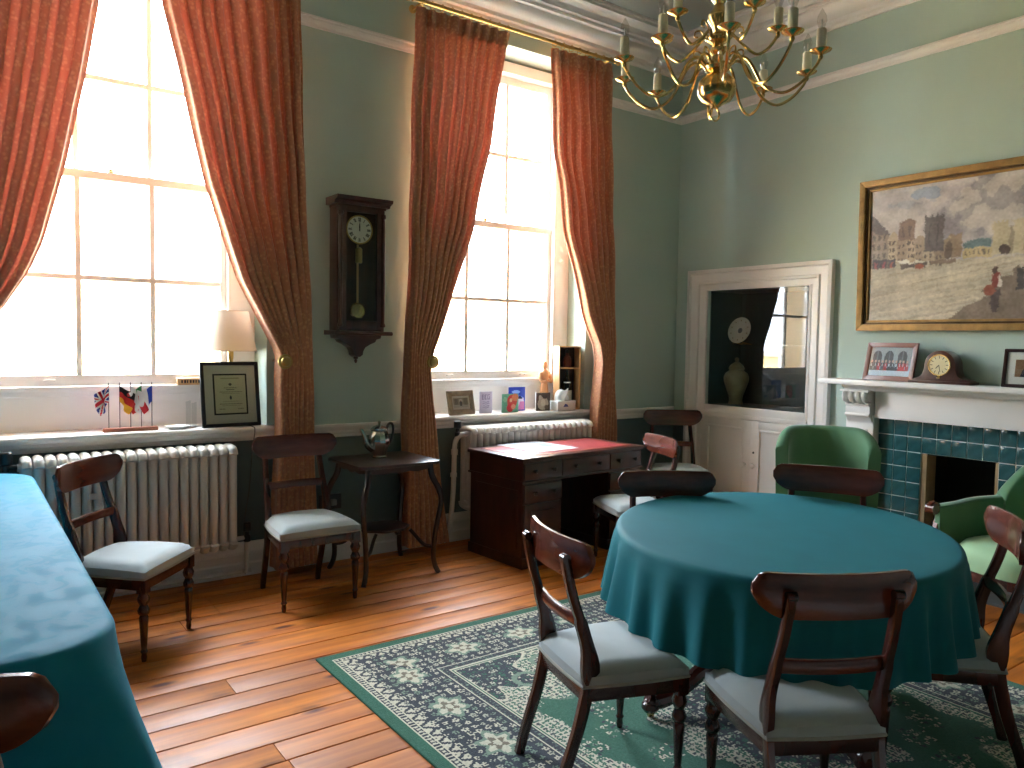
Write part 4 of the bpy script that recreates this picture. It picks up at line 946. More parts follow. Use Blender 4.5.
def numerals(par, r, size, ypl, zc, mt, xc=0.):
    for k, tx in enumerate(NUM):
        a = -2*PI*k/12; b = B(); cw = size*.36; wtot = sum({'I':.6,'V':1,'X':1}[c] for c in tx)*cw; x = -wtot/2
        def ln(x0, y0, x1, y1, w_):
            nx, ny = y0-y1, x1-x0; q = math.hypot(nx, ny); nx, ny = nx/q*w_/2, ny/q*w_/2
            P = [(x0+nx,y0+ny),(x1+nx,y1+ny),(x1-nx,y1-ny),(x0-nx,y0-ny)]
            P = [((px*math.cos(a)-(py+r)*math.sin(a)), (px*math.sin(a)+(py+r)*math.cos(a))) for px, py in P]
            b.prism(P, lambda u, v: (xc+u, ypl, zc+v), lambda u, v: (xc+u, ypl-.0006, zc+v))
        for c in tx:
            w_ = {'I':.6,'V':1,'X':1}[c]*cw
            if c == 'I': ln(x+w_/2,-size/2,x+w_/2,size/2,size*.16)
            if c == 'V': ln(x+w_*.1,size/2,x+w_/2,-size/2,size*.16); ln(x+w_*.9,size/2,x+w_/2,-size/2,size*.08)
            if c == 'X': ln(x+w_*.1,size/2,x+w_*.9,-size/2,size*.16); ln(x+w_*.9,size/2,x+w_*.1,-size/2,size*.08)
            x += w_
        obj('numeral', b, mt, par, smooth=False)
numerals(dl, .066, .024, -.0935, DZc, M['ink'])
obj('minute_hand', B().prism([(-.003,-.01),(.003,-.01),(.0015,.062),(-.0015,.062)], lambda x, z: (x,-.097,DZc+z), lambda x, z: (x,-.0985,DZc+z)), M['ink'], dl)
obj('hour_hand', B().prism([(-.004,-.01),(.004,-.01),(.004,.03),(0,.042),(-.004,.03)], lambda x, z: (x,-.095,DZc+z), lambda x, z: (x,-.0962,DZc+z)), M['ink'], dl)
pdm = wp('pendulum', B().box(-.006,.006,-.07,-.064,Z(1.70),Z(2.1)), M['lightwood']); obj('pendulum_bob', B().lathe([(.003,-.082),(.045,-.078),(.056,-.067),(.045,-.056),(.003,-.052)], 28, (0,0,Z(1.665)), 'y'), M['brass'], pdm)
wp('weight', B().lathe([(.02,Z(1.98)),(.022,Z(1.985)),(.022,Z(2.07)),(.02,Z(2.075)),(.004,Z(2.085))], 14, (.005,-.075,0)), M['dull_brass'])

# ================================================================== FRAMED PICTURES
def frame(name, label, cat, loc, rotz, tilt, w_, h, bar, fm, img, group=None, mount=0, mount_c=(226,224,210), depth=.018, inner=None, strut=True, glazed=True):
    t = thing(name, label, cat, loc, rotz, group); t.rotation_euler = (-tilt, 0, rotz)
    hw = w_/2
    for (x0, x1, z0, z1, mi) in ((-hw,hw,0,bar,0),(-hw,hw,h-bar,h,1),(-hw,-hw+bar,0,h,2),(hw-bar,hw,0,h,3)):
        P = {0:[(-hw,0),(hw,0),(hw-bar,bar),(-hw+bar,bar)],1:[(-hw,h),(hw,h),(hw-bar,h-bar),(-hw+bar,h-bar)],2:[(-hw,0),(-hw,h),(-hw+bar,h-bar),(-hw+bar,bar)],3:[(hw,0),(hw,h),(hw-bar,h-bar),(hw-bar,bar)]}[mi]
        obj('frame_bar', B().prism(P, lambda x, z: (x,-depth,z), lambda x, z: (x,0,z)), fm, t, bevel=min(.004, bar*.2))
    obj('backing_board', B().box(-hw+bar*.5, hw-bar*.5, -.005, -.001, bar*.5, h-bar*.5), M['black'], t)
    ix0, ix1, iz0, iz1 = -hw+bar, hw-bar, bar, h-bar
    if mount:
        obj('mount', B().box(ix0-.002, ix1+.002, -.008, -.005, iz0-.002, iz1+.002), mat('mount_card', mount_c, .7), t)
        ix0 += mount; ix1 -= mount; iz0 += mount; iz1 -= mount
    if inner:
        q = inner; obj('inner_slip', B().box(ix0-q, ix1+q, -.0095, -.008, iz0-q, iz1+q), M['black'], t)
    if img is not None: obj('picture', print_mesh('picture', img, lambda u, v: (ix0+(ix1-ix0)*u, -.0102, iz0+(iz1-iz0)*v), M['print']), None, t)
    if glazed: obj('glass', B().box(-hw+bar, hw-bar, -.0135, -.0125, bar, h-bar), M['cab_glass'], t, smooth=False)
    if strut: obj('strut', B().prism([(-.02,h*.7),(.02,h*.7),(.03,.01),(-.03,.01)], lambda x, z: (x, .003+(h*.7-z)*.12, z), lambda x, z: (x, .006+(h*.7-z)*.12, z)), M['black'], t)
    return t
# certificate
ci = Pic(60, 82, (206,204,168)).noise(2)
ci.rect(.2,.06,.8,.10,(170,168,134)).ell(.5,.24,.05,.035,(96,92,80))
for k, (a, c, y) in enumerate(((.28,.72,.32),(.36,.64,.37),(.14,.86,.43),(.2,.8,.47),(.24,.76,.68),(.12,.88,.75),(.2,.8,.79),(.1,.3,.88),(.7,.9,.88))):
    ci.rect(a, y, c, y+.018, (132,130,106))
    for q in np.arange(a, c, .05): ci.rect(q, y, q+.012, y+.018, (206,204,168))
ci.ell(.5,.59,.03,.05,(60,60,70)).rect(.49,.54,.51,.65,(60,60,70))
frame('certificate_frame', 'black framed certificate with cream mount leaning on the left window sill', 'framed certificate', (-3.96, .0, SZ), R(3), R(9), .355, .40, .022, M['black'], ci.a, mount=.062, mount_c=(206,204,188), inner=.010)
# photo frame on far sill
pi = Pic(44, 30, (150,140,124)); pi.rect(0,.7,1,1,(186,182,172)).rect(.1,.1,.3,.7,(110,100,90)).rect(.7,.05,.95,.72,(120,112,100)).ell(.5,.3,.12,.2,(210,206,196)).rect(.44,.35,.56,.85,(40,40,48)).ell(.5,.3,.05,.08,(190,150,130)).noise(5)
frame('photo_frame', 'antique silver photo frame standing on the far window sill by the curtain', 'photo frame', (-2.285, .02, SZ), R(8), R(12), .25, .18, .040, M['silver_frame'], pi.a, 'framed photographs', mount=.014, mount_c=(220,214,200))
# wooden photo frame on mantel
pi = Pic(64, 42, (176,186,196)); pi.rect(0,0,1,.62,(168,170,172)).rect(0,.78,1,1,(206,216,230))
for cx in (.17,.46,.78): pi.ell(cx,.34,.11,.22,(56,58,62)); pi.rect(cx-.11,.34,cx+.11,.66,(60,60,64)); pi.rect(cx-.01,.12,cx+.01,.5,(110,110,112))
for k in range(11):
    cx = .06+k*.085; c = [(30,32,48),(40,42,60),(196,44,52),(30,34,56),(188,40,50),(36,36,50),(28,30,44),(40,44,60),(204,48,56),(210,44,50),(198,60,66)][k]
    pi.poly([(cx-.045,.82),(cx-.03,.55),(cx+.03,.55),(cx+.045,.82)], c); pi.ell(cx,.49,.024,.05,(214,170,150)); pi.rect(cx-.01,.56,cx+.01,.66,(226,226,230))
pi.noise(5)
MY = lambda y: (y)
frame('photo_frame', 'brown wooden frame with a group photograph at the left of the mantel shelf', 'photo frame', (-.135, -2.05, 1.252), R(-90-4), R(13), .365, .268, .033, M['framewood'], pi.a, 'framed photographs')
pi = Pic(40, 44, (150,110,80)); pi.ell(.5,.35,.16,.2,(214,176,150)).ell(.5,.2,.19,.14,(70,50,40)).poly([(.2,1),(.3,.55),(.7,.55),(.8,1)],(40,40,60)).ell(.8,.6,.14,.16,(200,160,130)).poly([(.66,1),(.7,.72),(.9,.72),(1,1)],(150,60,60)).noise(6)
frame('photo_frame', 'dark frame with white mount at the right end of the mantel shelf', 'photo frame', (-.135, -2.9, 1.252), R(-90+4), R(10), .27, .236, .02, M['darkwood'], pi.a, 'framed photographs', mount=.045, mount_c=(228,226,220))
# oil painting
def painting_img():
    W, Hh = 300, 218; p = Pic(W, Hh, (176,170,168)); n1 = smooth_noise(Hh, W, 34); n2 = smooth_noise(Hh, W, 14); n3 = smooth_noise(Hh, W, 5)
    nn = n1*.55+n2*.3+n3*.15; sky = np.array((134,130,136))+(nn[..., None])*np.array((92,88,80)); p.a[:] = sky
    m_ = (p.y < .5); cl = ((p.x-.72)/.3)**2+((p.y-.2)/.22)**2 < 1.0+.5*(n2-.5); p.put(cl & m_, (210,202,190), .5); p.put(m_ & (n1+n2*.6 > 1.0), (196,190,184), .5); p.put(m_ & (n1*.7+n2*.5 < .42), (120,116,126), .4)
    p.put((((p.x-.3)/.09)**2+((p.y-.07)/.05)**2) < 1.3*n2+.3*n3, (122,142,176), .6); p.put((((p.x-.2)/.12)**2+((p.y-.13)/.03)**2) < 1.6*n2, (146,152,168), .45)
    g = (p.y > .575); gc = np.array((188,178,160))+((n3*.6+n2*.4)[..., None]-.5)*np.array((46,46,46)); p.a[g] = gc[g]
    for k in range(90):
        y0 = .6+random.random()*.4; x0 = random.random()*.9-.2; p.poly([(x0,y0),(x0+.3,y0-.07),(x0+.3,y0-.062),(x0,y0+.012)], random.choice([(216,204,180),(168,154,132),(206,196,174)]), .5)
    # left row of houses
    p.poly([(0,.2),(.04,.24),(.1,.34),(.1,.58),(0,.6)], (150,136,124)).poly([(0,.18),(.06,.26),(.11,.35),(.03,.33),(0,.29)], (104,96,98))
    for k in range(3):
        for j in range(3): p.rect(.012+k*.03,.34+j*.07,.026+k*.03,.385+j*.07,(96,88,86))
    for k, (a, c, t, col) in enumerate(((.1,.15,.36,(190,174,150)),(.15,.2,.39,(170,152,132)),(.2,.24,.37,(186,166,142)),(.24,.29,.40,(160,142,124)),(.29,.34,.43,(178,160,138)),(.34,.39,.44,(150,132,116)))):
        p.poly([(a,t),((a+c)/2,t-.035),(c,t),(c,.57),(a,.57)], col)
        for j in range(3):
            for q in range(2): p.rect(a+.008+q*.02,t+.04+j*.05,a+.018+q*.02,t+.065+j*.05,(104,92,86))
    p.rect(.155,.26,.24,.40,(132,110,100)).poly([(.155,.27),(.2,.235),(.24,.26)],(126,106,98)); p.rect(.172,.3,.18,.37,(96,82,78)); p.rect(.21,.3,.218,.37,(96,82,78))
    p.rect(.29,.25,.385,.5,(98,90,90)); [p.rect(.29+k*.028,.23,.30+k*.028,.26,(92,86,88)) for k in range(4)]; p.rect(.31,.3,.318,.45,(78,72,74)).rect(.35,.3,.358,.45,(78,72,74))
    p.poly([(.385,.42),(.42,.385),(.44,.40),(.47,.38),(.475,.56),(.385,.56)],(146,126,106)); p.poly([(.395,.56),(.395,.46),(.41,.42),(.425,.46),(.425,.56)],(104,88,76)).rect(.40,.40,.42,.415,(186,166,138))
    p.poly([(.48,.47),(.5,.44),(.6,.435),(.61,.49),(.48,.5)],(96,118,122)); p.rect(.48,.495,.61,.565,(190,172,132)); [p.rect(.49+k*.02,.515,.498+k*.02,.545,(120,108,92)) for k in range(6)]
    p.rect(.61,.34,.685,.56,(194,182,154)).rect(.685,.37,.70,.56,(160,148,128)).rect(.70,.33,.75,.56,(200,188,160)).rect(.75,.4,.84,.56,(178,164,140)); p.poly([(.645,.56),(.645,.51),(.665,.48),(.685,.51),(.685,.56)],(84,70,62)); [p.rect(.61+k*.02,.325,.62+k*.02,.345,(194,182,154)) for k in range(7)]
    p.poly([(.75,.42),(.84,.4),(1,.4),(1,.57),(.75,.57)],(150,138,124)).poly([(.76,.43),(.9,.36),(1,.4),(1,.44),(.76,.46)],(92,112,118))
    p.rect(.02,.53,.14,.6,(76,70,76)); [p.rect(.03+k*.022,.55,.042+k*.022,.6,(random.randint(90,170),random.randint(80,130),random.randint(80,120))) for k in range(5)]
    p.poly([(.14,.545),(.2,.545),(.245,.575),(.19,.58)],(226,222,212)).poly([(.235,.55),(.28,.555),(.31,.58),(.25,.58)],(214,208,196)); p.rect(.17,.58,.3,.61,(96,84,80)); p.ell(.27,.605,.025,.018,(150,84,64)); p.rect(.32,.565,.45,.59,(130,110,96))
    p.poly([(.42,1),(.5,.9),(.58,.86),(.52,.82),(.64,.77),(.6,.73),(.7,.70),(.72,.64),(.8,.6),(1,.585),(1,1)],(120,104,90),.9); p.poly([(.5,.83),(.55,.8),(.62,.82),(.56,.86)],(206,196,176),.8)
    p.poly([(.62,.95),(.605,.8),(.655,.8),(.645,.95)],(84,70,66)).ell(.632,.73,.02,.06,(136,62,52)).ell(.632,.66,.013,.024,(84,58,50)).ell(.608,.8,.026,.035,(150,86,64)).rect(.645,.70,.658,.78,(222,214,202))
    for cx, c in ((.74,(70,66,64)),(.79,(120,60,50)),(.86,(60,58,62)),(.92,(150,120,90))): p.poly([(cx-.016,.8),(cx-.012,.66),(cx+.012,.66),(cx+.016,.8)],c).ell(cx,.64,.012,.022,(206,196,180))
    wy = ((smooth_noise(Hh, W, 6)-.5)*3+np.random.randn(Hh, W)*.6).round().astype(int); wx = ((smooth_noise(Hh, W, 6)-.5)*4+np.random.randn(Hh, W)*.6).round().astype(int)
    yy, xx = np.mgrid[0:Hh, 0:W]; a = p.a[np.clip(yy+wy, 0, Hh-1), np.clip(xx+wx, 0, W-1)]
    a = (a*2+np.roll(a, 1, 0)+np.roll(a, 1, 1))/4+((smooth_noise(Hh, W, 3)-.5)*18+(smooth_noise(Hh, W, 18)-.5)*26)[..., None]
    return a
pt = thing('oil_painting', 'large gilt framed painting of an old market square above the mantel', 'painting', (-.012, -2.484, 1.60), R(-90)); pt.rotation_euler = (R(1.2), 0, R(-90))
PWd, PH = 1.45, 1.055
for off, bar, dp_, mt_ in ((0,.045,.05,M['gilt']),(.045,.014,.034,M['gilt_dark']),(.059,.016,.028,M['gilt'])):
    hw, z0, z1 = PWd/2-off, off, PH-off
    for P in ([(-hw,z0),(hw,z0),(hw-bar,z0+bar),(-hw+bar,z0+bar)],[(-hw,z1),(hw,z1),(hw-bar,z1-bar),(-hw+bar,z1-bar)],[(-hw,z0),(-hw,z1),(-hw+bar,z1-bar),(-hw+bar,z0+bar)],[(hw,z0),(hw,z1),(hw-bar,z1-bar),(hw-bar,z0+bar)]):
        obj('frame_bar', B().prism(P, lambda x, z: (x,-dp_,z), lambda x, z: (x,0,z)), mt_, pt, bevel=.005)
q = .073; obj('canvas', print_mesh('canvas', painting_img(), lambda u, v: (-PWd/2+q+(PWd-2*q)*u, -.016, q+(PH-2*q)*v), M['oil']), None, pt)
obj('stretcher', B().box(-PWd/2+.03, PWd/2-.03, -.012, 0, .03, PH-.03), M['black'], pt)

# ================================================================== MANTEL CLOCK
mc = thing('mantel_clock', 'dark wooden mantel clock with arched top and cream dial', 'clock', (-.105, -2.40, 1.252), R(-90))
prof = [(-.185,0),(.185,0),(.185,.022),(.165,.03)]+bez([(.155,.032),(.118,.048),(.100,.085),(.096,.12)],4)+arc(0,.12,.096,0,180,16)[1:]+bez([(-.096,.12),(-.100,.085),(-.118,.048),(-.155,.032)],4)[1:]+[(-.165,.03),(-.185,.022)]
obj('case', B().prism(prof, lambda x, z: (x,-.055,z), lambda x, z: (x,.055,z)), M['clockwood'], mc, bevel=.003, ang=50)
obj('base_moulding', B().box(-.195,.195,-.066,.066,0,.018), M['clockwood'], mc, bevel=.004)
d_ = obj('dial', B().lathe([(.064,-.055),(.064,-.059),(.001,-.059)], 30, (0,0,.122), 'y'), M['cream_dial'], mc); obj('bezel', B().tube([(.067*math.cos(a), -.059, .122+.067*math.sin(a)) for a in [2*PI*k/30 for k in range(30)]], .005, 6, closed=True), M['brass'], d_)
for k in range(12):
    a = 2*PI*k/12; obj('numeral', B().box(-.002,.002,-.0002,.0002,-.008,.008), M['ink'], d_, loc=(.05*math.sin(a), -.0594, .122+.05*math.cos(a)), rot=(0, a, 0))
obj('hour_hand', B().box(-.0025,.0025,-.0003,.0003,0,.03), M['ink'], d_, loc=(0,-.0605,.122), rot=(0, R(222), 0)); obj('minute_hand', B().box(-.0018,.0018,-.0003,.0003,0,.045), M['ink'], d_, loc=(0,-.062,.122), rot=(0, R(170), 0))
obj('foot_ornament', B().lathe([(.012,0),(.014,.004),(.008,.012),(.002,.016)], 10, (0,-.06,.036)), M['brass'], mc)

# ================================================================== ON THE LEFT SILL
fs_ = thing('flag_stand', 'small wooden stand with five miniature national flags on the left window sill', 'flag stand', (-4.515, .045, SZ), R(1))
obj('stand_base', B().box(-.142,.142,-.025,.025,0,.022), M['flagwood'], fs_, bevel=.004)
def uk():
    p = Pic(36, 24, (30,50,140)); w_ = np.abs((p.x-.5)-(p.y-.5)) ; w2 = np.abs((p.x-.5)+(p.y-.5)); p.put((w_ < .11) | (w2 < .11), (240,240,245)).put((w_ < .035) | (w2 < .035), (206,24,48))
    return p.rect(.4,0,.6,1,(240,240,245)).rect(0,.33,1,.67,(240,240,245)).rect(.44,0,.56,1,(206,24,48)).rect(0,.4,1,.6,(206,24,48)).a
def tri(cs, horiz):
    p = Pic(24, 24)
    for k, c in enumerate(cs): (p.rect(0,k/3,1,(k+1)/3,c) if horiz else p.rect(k/3,0,(k+1)/3,1,c))
    return p.a
flags = [('union flag in red white and blue', uk(), -1), ('black red and gold striped flag', tri([(34,32,36),(212,40,40),(244,190,50)], True), 1), ('plain white flag', tri([(236,236,240)]*3, True), 1), ('green white and red flag', tri([(44,150,84),(236,236,236),(214,46,50)], False), -1), ('blue white and red flag', tri([(44,72,190),(240,240,244),(220,40,54)], False), -1)]
for k, (lb, im, sg) in enumerate(flags):
    x = -.113+k*.0565
    pl_ = obj('flag_pole', B().rod((x,0,.02),(x,0,.27),.0022,6).lathe([(.001,.268),(.0035,.273),(.001,.281)],8,(x,0,0)), M['black'], fs_)
    def ff(u, v, x=x, sg=sg):      # limp cloth hanging from the top of the pole
        return (x+sg*(.082*u**.8*(.45+.55*v) + .014*math.sin(7*u+3*v)*u) , -.004-.012*math.sin(9*u+k)*u-.01*u, .258-.088*(1-v)-.075*u*(1-.25*v))
    f_ = obj('flag', print_mesh('flag', im, ff, M['flag']), None, pl_); f_['label'] = lb
dsh = thing('small_dish', 'small white scalloped dish on the left window sill beside the certificate', 'dish', (-4.265, .03, SZ)); obj('dish_body', B().lathe([(.001,0),(.045,0),(.05,.004),(.075,.018),(.078,.02),(.074,.021),(.045,.007),(.001,.006)], 28, sy=.8), M['porcelain'], dsh)
ac = thing('acrylic_holder', 'clear upright acrylic leaflet holder behind the white dish', 'leaflet holder', (-4.175, .075, SZ), R(60)); obj('front_sheet', B().box(-.045,.045,-.015,-.012,0,.15), M['cab_glass'], ac, smooth=False); obj('back_sheet', B().box(-.045,.045,.018,.021,0,.16), M['cab_glass'], ac, smooth=False); obj('foot', B().box(-.045,.045,-.03,.03,0,.004), M['cab_glass'], ac)
nb = thing('name_block', 'small wooden block with dark lettering on the window ledge behind the certificate', 'wooden block', (-4.14, .218, 1.18)); obj('block', B().box(-.085,.085,-.018,.018,0,.042), M['lightwood'], nb, bevel=.003)
for k, w_ in enumerate((.012,.016,.01,.014,.014,.01,.016,.012)): obj('letter', B().box(-.065+k*.0165,-.065+k*.0165+w_*.75,-.0188,-.018,.012,.03), M['ink'], nb)
tl = thing('table_lamp', 'table lamp with cream drum shade standing behind the certificate', 'lamp', (-3.935, .110, SZ))
obj('lamp_base', B().lathe([(.001,0),(.07,0),(.074,.008),(.06,.018),(.04,.03),(.05,.08),(.06,.14),(.05,.22),(.028,.3),(.016,.34),(.012,.36),(.001,.36)], 24), glass('lamp_glass', (.86,.88,.86), 1.3), tl)
obj('stem', B().rod((0,0,.34),(0,0,.52),.008,8).lathe([(.018,.36),(.02,.37),(.014,.40),(.018,.42),(.018,.46)], 12), M['dull_brass'], tl)
obj('lamp_shade', B().grid(lambda u, v: ((.155-.047*v)*math.cos(2*PI*u), (.155-.047*v)*math.sin(2*PI*u), .465+.245*v), 40, 4, closed_u=True), M['lampshade'], tl, ang=180)
sr_ = B(); [sr_.tube([(r*math.cos(2*PI*k/32), r*math.sin(2*PI*k/32), z) for k in range(32)], .0025, 6, closed=True) for r, z in ((.155,.465),(.108,.71))]; [sr_.rod((0,0,.70),(.108*math.cos(a),.108*math.sin(a),.71),.002,5) for a in (0,2.09,4.19)]
obj('shade_rim', sr_, M['lampshade'], tl); obj('bulb', B().lathe([(.012,.5),(.014,.52),(.026,.55),(.03,.575),(.022,.6),(.003,.61)], 14), M['porcelain'], tl)
tag(obj('lamp_cable', B().tube(bez([(-3.9,.03,SZ+.004),(-3.87,-.02,SZ+.004),(-3.855,-.062,SZ+.003),(-3.845,-.08,SZ-.02),(-3.85,-.045,.78),(-3.86,-.02,.55),(-3.9,-.035,.3),(-3.88,-.05,.12),(-3.9,-.06,.02)],6), .003, 6), M['cable']), 'thin grey cable hanging from the left sill beside the radiator', 'cable')

# ================================================================== ON THE FAR SILL
def card(label, x, y, rz, w_, h, img, op=R(50)):
    t = thing('greeting_card', label, 'card', (x, y, SZ), R(rz), 'greeting cards on the far sill')
    fr_ = obj('card_front', B().box(-w_/2,w_/2,-.0008,.0008,0,h), M['paper'], t)
    obj('card_print', print_mesh('card_print', img, lambda u, v: (-w_/2+w_*u, -.0014, h*v), M['print']), None, t)
    bk_ = obj('card_back', B().box(0,w_,-.0008,.0008,0,h), M['paper'], t); bk_.location = (-w_/2, .0016, 0); bk_.rotation_euler = (0,0,op)
    return t
p = Pic(36, 46, (214,206,226))
for k, row in enumerate(('1101110111','1010100100','1101100101','1010100101','1101110111')): [p.rect(.2+.06*i,.12+.05*k,.26+.06*i,.17+.05*k,(150,138,172)) for i, c in enumerate(row) if c == '1']
for y in (.48,.56,.66,.74): p.poly([(.2,y),(.35,y-.03),(.5,y+.01),(.7,y-.04),(.82,y),(.7,y+.01),(.5,y+.04),(.35,y)], (168,156,188))
card('pale lavender card with lettering on the far sill', -2.045, .055, 4, .125, .165, p.a)
p = Pic(40, 36, (120,196,160)); p.ell(.62,.4,.3,.36,(232,92,84)).ell(.8,.2,.2,.2,(244,150,110)).ell(.5,.75,.2,.22,(236,70,80)).ell(.7,.7,.14,.14,(250,180,150)).ell(.2,.3,.12,.14,(160,216,180)).ell(.55,.35,.08,.1,(250,210,170)).noise(5)
card('green and coral red patterned square card on the far sill', -1.845, .015, 3, .165, .145, p.a)
p = Pic(40, 46, (40,70,196)); p.ell(.45,.2,.25,.07,(150,190,250)).ell(.6,.55,.35,.2,(90,120,230)).poly([(.2,.9),(.5,.5),(.9,.45),(.95,.95)],(226,216,236)).poly([(.55,.95),(.7,.6),(.95,.6),(.95,.95)],(206,120,180)).poly([(.5,.5),(.7,.35),(.85,.5)],(30,36,90))
card('bright blue card standing behind the green and coral card', -1.715, .105, 2, .17, .19, p.a)
p = Pic(36, 36, (96,80,70)); p.ell(.5,.6,.38,.36,(206,190,170)).ell(.3,.25,.12,.12,(206,196,184)).ell(.62,.22,.16,.12,(80,66,60)).ell(.5,.55,.16,.2,(226,214,196)).ell(.75,.8,.14,.12,(120,100,86)).noise(7)
card('brown and white photo card next to the tissue box', -1.515, .02, 3, .15, .145, p.a)
tb = thing('tissue_box', 'white tissue box with tissue pulled out on the far sill', 'tissue box', (-1.325, .01, SZ), R(6)); obj('box', B().box(-.105,.105,-.055,.055,0,.078), M['porcelain'], tb, bevel=.003); obj('blue_mark', B().prism([(-.03,.03),(.03,.03),(.015,.05),(-.01,.055)], lambda x, z: (x-.01,-.056,z), lambda x, z: (x-.01,-.0552,z)), mat('blue_print', (70,90,160), .5), tb)
obj('tissue', B().grid(lambda u, v: ((-.085+.15*u)*(1-.25*v)+.02*v, .03*math.sin(5*u+2*v)*(.3+v)+.008*math.sin(17*u), .075+v*(.03+.07*math.sin(PI*min(1, u*.75+.12))+.012*math.sin(11*u))), 18, 8), M['paper'], tb, ang=60)
# carved figure of a standing person
fg = thing('wooden_figurine', 'small carved pale wooden figurine of a standing robed person by the wine box', 'figurine', (-1.385, .17, SZ)); 
obj('robe', B().lathe([(.001,.02),(.05,.02),(.052,.04),(.044,.1),(.036,.17),(.03,.21),(.038,.25),(.044,.285),(.036,.31),(.016,.325),(.014,.335),(.001,.335)], 18, sy=.75), M['figwood'], fg); obj('head', B().lathe([(.001,.328),(.016,.333),(.023,.35),(.022,.37),(.014,.388),(.001,.392)], 14), M['figwood'], fg); obj('plinth', B().box(-.045,.045,-.04,.04,0,.022), M['figwood'], fg, bevel=.004)
for s in (-1, 1): obj('arm', B().tube(bez([(s*.038,0,.30),(s*.056,-.008,.26),(s*.05,-.03,.225),(s*.012,-.042,.235)],4), [.014]*5+[.012]*5+[.010]*3, 8), M['figwood'], fg)
wb = thing('wine_box', 'upright open wooden wine box with divider on the far sill by the curtain', 'wine box', (-1.212, .09, SZ), R(-20))
b = B(); b.box(-.095,-.085,-.07,.07,0,.52).box(.085,.095,-.07,.07,0,.52).box(-.085,.085,-.07,.07,0,.01).box(-.085,.085,-.07,.07,.51,.52)
obj('box_sides', b, M['lightwood'], wb); obj('divider', B().box(-.085,.085,-.068,.06,.335,.345), M['lightwood'], wb); obj('box_back', B().box(-.085,.085,.06,.07,.01,.51), M['darkwood'], wb)
rot = R(12); 
wbm = thing('wine_bottle', 'dark wine bottle with white label in the lower part of the wine box', 'bottle', (-1.212, .09, SZ+.01), R(-20)); obj('bottle_glass', B().lathe([(.001,0),(.04,0),(.042,.006),(.042,.19),(.036,.215),(.018,.245),(.0145,.26),(.0145,.30),(.017,.302),(.017,.312),(.001,.312)], 22), M['dark_glass'], wbm)
obj('bottle_label', B().grid(lambda u, v: (.0428*math.sin(R(-80+160*u)), -.0428*math.cos(R(-80+160*u)), .045+.10*v), 16, 1), mat('bottle_label_paper', (214,206,190), .6), wbm); obj('neck_label', B().grid(lambda u, v: ((.0385-.002*v)*math.sin(R(-60+120*u)), -(.0385-.002*v)*math.cos(R(-60+120*u)), .203+.012*v), 12, 1), M['paper'], wbm)
wgm = thing('wrapped_bottle', 'dark red capped bottle neck in the upper part of the wine box', 'bottle', (-1.212, .09, SZ+.345), R(-20)); obj('bottle_glass', B().lathe([(.001,0),(.032,0),(.034,.006),(.034,.06),(.028,.085),(.014,.1),(.014,.125),(.001,.126)], 18), mat('dark_red_foil', (70,24,26), .3), wgm); obj('cap', B().lathe([(.015,.118),(.016,.12),(.016,.145),(.001,.146)], 14), M['black'], wgm)

# ================================================================== CHANDELIER
CXc, CYc = -2.72, -2.63
ch = thing('chandelier', 'polished brass two-tier chandelier with ivory candle lamps hanging from the ceiling', 'chandelier', (CXc, CYc, 2.42))
q = lambda z: z-2.42
obj('stem', B().lathe([(.004,q(2.478)),(.02,q(2.482)),(.03,q(2.49)),(.06,q(2.503)),(.077,q(2.53)),(.08,q(2.555)),(.075,q(2.583)),(.055,q(2.605)),(.03,q(2.615)),(.026,q(2.622)),(.05,q(2.63)),(.056,q(2.642)),(.05,q(2.655)),(.026,q(2.665)),(.022,q(2.69)),(.034,q(2.705)),(.03,q(2.72)),(.02,q(2.735)),(.042,q(2.748)),(.046,q(2.76)),(.04,q(2.772)),(.02,q(2.785)),(.028,q(2.81)),(.045,q(2.835)),(.045,q(2.855)),(.026,q(2.88)),(.018,q(2.90)),(.032,q(2.92)),(.036,q(2.94)),(.02,q(2.97)),(.014,q(3.02)),(.02,q(3.05)),(.008,q(3.08)),(.002,q(3.085))], 28), M['brass'], ch)
obj('ring_pull', B().tube([(.028*math.cos(a), .006, q(2.452)+.028*math.sin(a)) for a in [2*PI*k/20 for k in range(20)]], .0045, 8, closed=True).lathe([(.004,q(2.472)),(.012,q(2.476)),(.012,q(2.484))], 10), M['brass'], ch)
lk = mesh_from('chain_link', B().tube([(.012*math.cos(a), 0, .022*math.sin(a)) for a in [2*PI*k/14 for k in range(14)]], .003, 6, closed=True)); lk.materials.append(M['brass'])
nl = 26
for k in range(nl): obj('chain_link', lk, None, ch, loc=(0,0,q(3.09+k*.0375)), rot=(0,0,R(90*(k % 2))))
obj('ceiling_rose', B().lathe([(.012,q(4.05)),(.02,q(4.06)),(.055,q(4.08)),(.06,q(4.1)),(.001,q(4.1))], 20), M['brass'], ch)
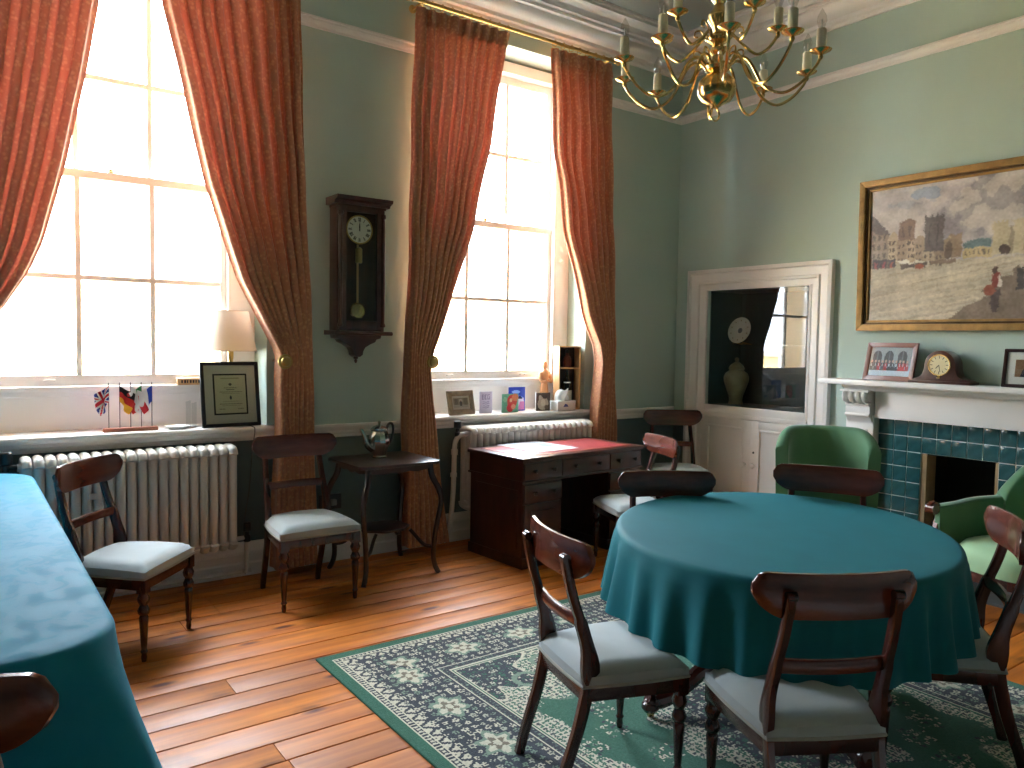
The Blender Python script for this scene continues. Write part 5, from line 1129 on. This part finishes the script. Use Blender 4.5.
def arm_set(n, ph, R0, zc, zh, dip, sc):
    def ap(a): return bez([(.045,zh+.0),(.085*sc,zh+.03),(.13*sc,zh+.005),(.19*sc,zc-dip*.72),(.265*sc,zc-dip),(.335*sc,zc-dip*.78),(R0*.965,zc-dip*.35),(R0,zc-.012)],5)
    arm = B().tube([(r,0,q(z)) for r, z in ap(0)], [.0062]*36, 8); am = mesh_from('arm', arm); am.materials.append(M['brass'])
    curl = mesh_from('curl', B().tube(bez([(.05,0,q(zh+.005)),(.075,0,q(zh+.05)),(.10,0,q(zh+.055)),(.105,0,q(zh+.035)),(.09,0,q(zh+.03))],5), .004, 6)); curl.materials.append(M['brass'])
    dish = mesh_from('drip_pan', B().lathe([(.006,q(zc)-.03),(.010,q(zc)-.02),(.007,q(zc)-.012),(.018,q(zc)-.006),(.038,q(zc)+.002),(.042,q(zc)+.007),(.038,q(zc)+.008),(.016,q(zc)+.002),(.018,q(zc)+.02),(.001,q(zc)+.022)], 20, (R0,0,0))); dish.materials.append(M['brass'])
    can = mesh_from('candle_sleeve', B().lathe([(.001,q(zc)+.004),(.0185,q(zc)+.004),(.0185,q(zc)+.086),(.015,q(zc)+.09),(.001,q(zc)+.09)], 16, (R0,0,0))); can.materials.append(M['candle'])
    bul = mesh_from('bulb', B().lathe([(.008,q(zc)+.088),(.012,q(zc)+.098),(.019,q(zc)+.118),(.017,q(zc)+.138),(.008,q(zc)+.155),(.002,q(zc)+.168)], 14, (R0,0,0))); bul.materials.append(M['bulb'])
    fil = mesh_from('filament', B().rod((R0,0,q(zc)+.088),(R0,0,q(zc)+.125),.003,6)); fil.materials.append(M['porcelain'])
    for k in range(n):
        a = R(ph+360*k/n); A = obj('arm', am, None, ch, rot=(0,0,a))
        obj('curl', curl, None, A); obj('drip_pan', dish, None, A); obj('candle_sleeve', can, None, A); obj('bulb', bul, None, A); obj('filament', fil, None, A)
arm_set(10, 9, .405, 2.645, 2.645, .14, 1.0)
arm_set(5, 36, .25, 2.80, 2.755, .10, .62)
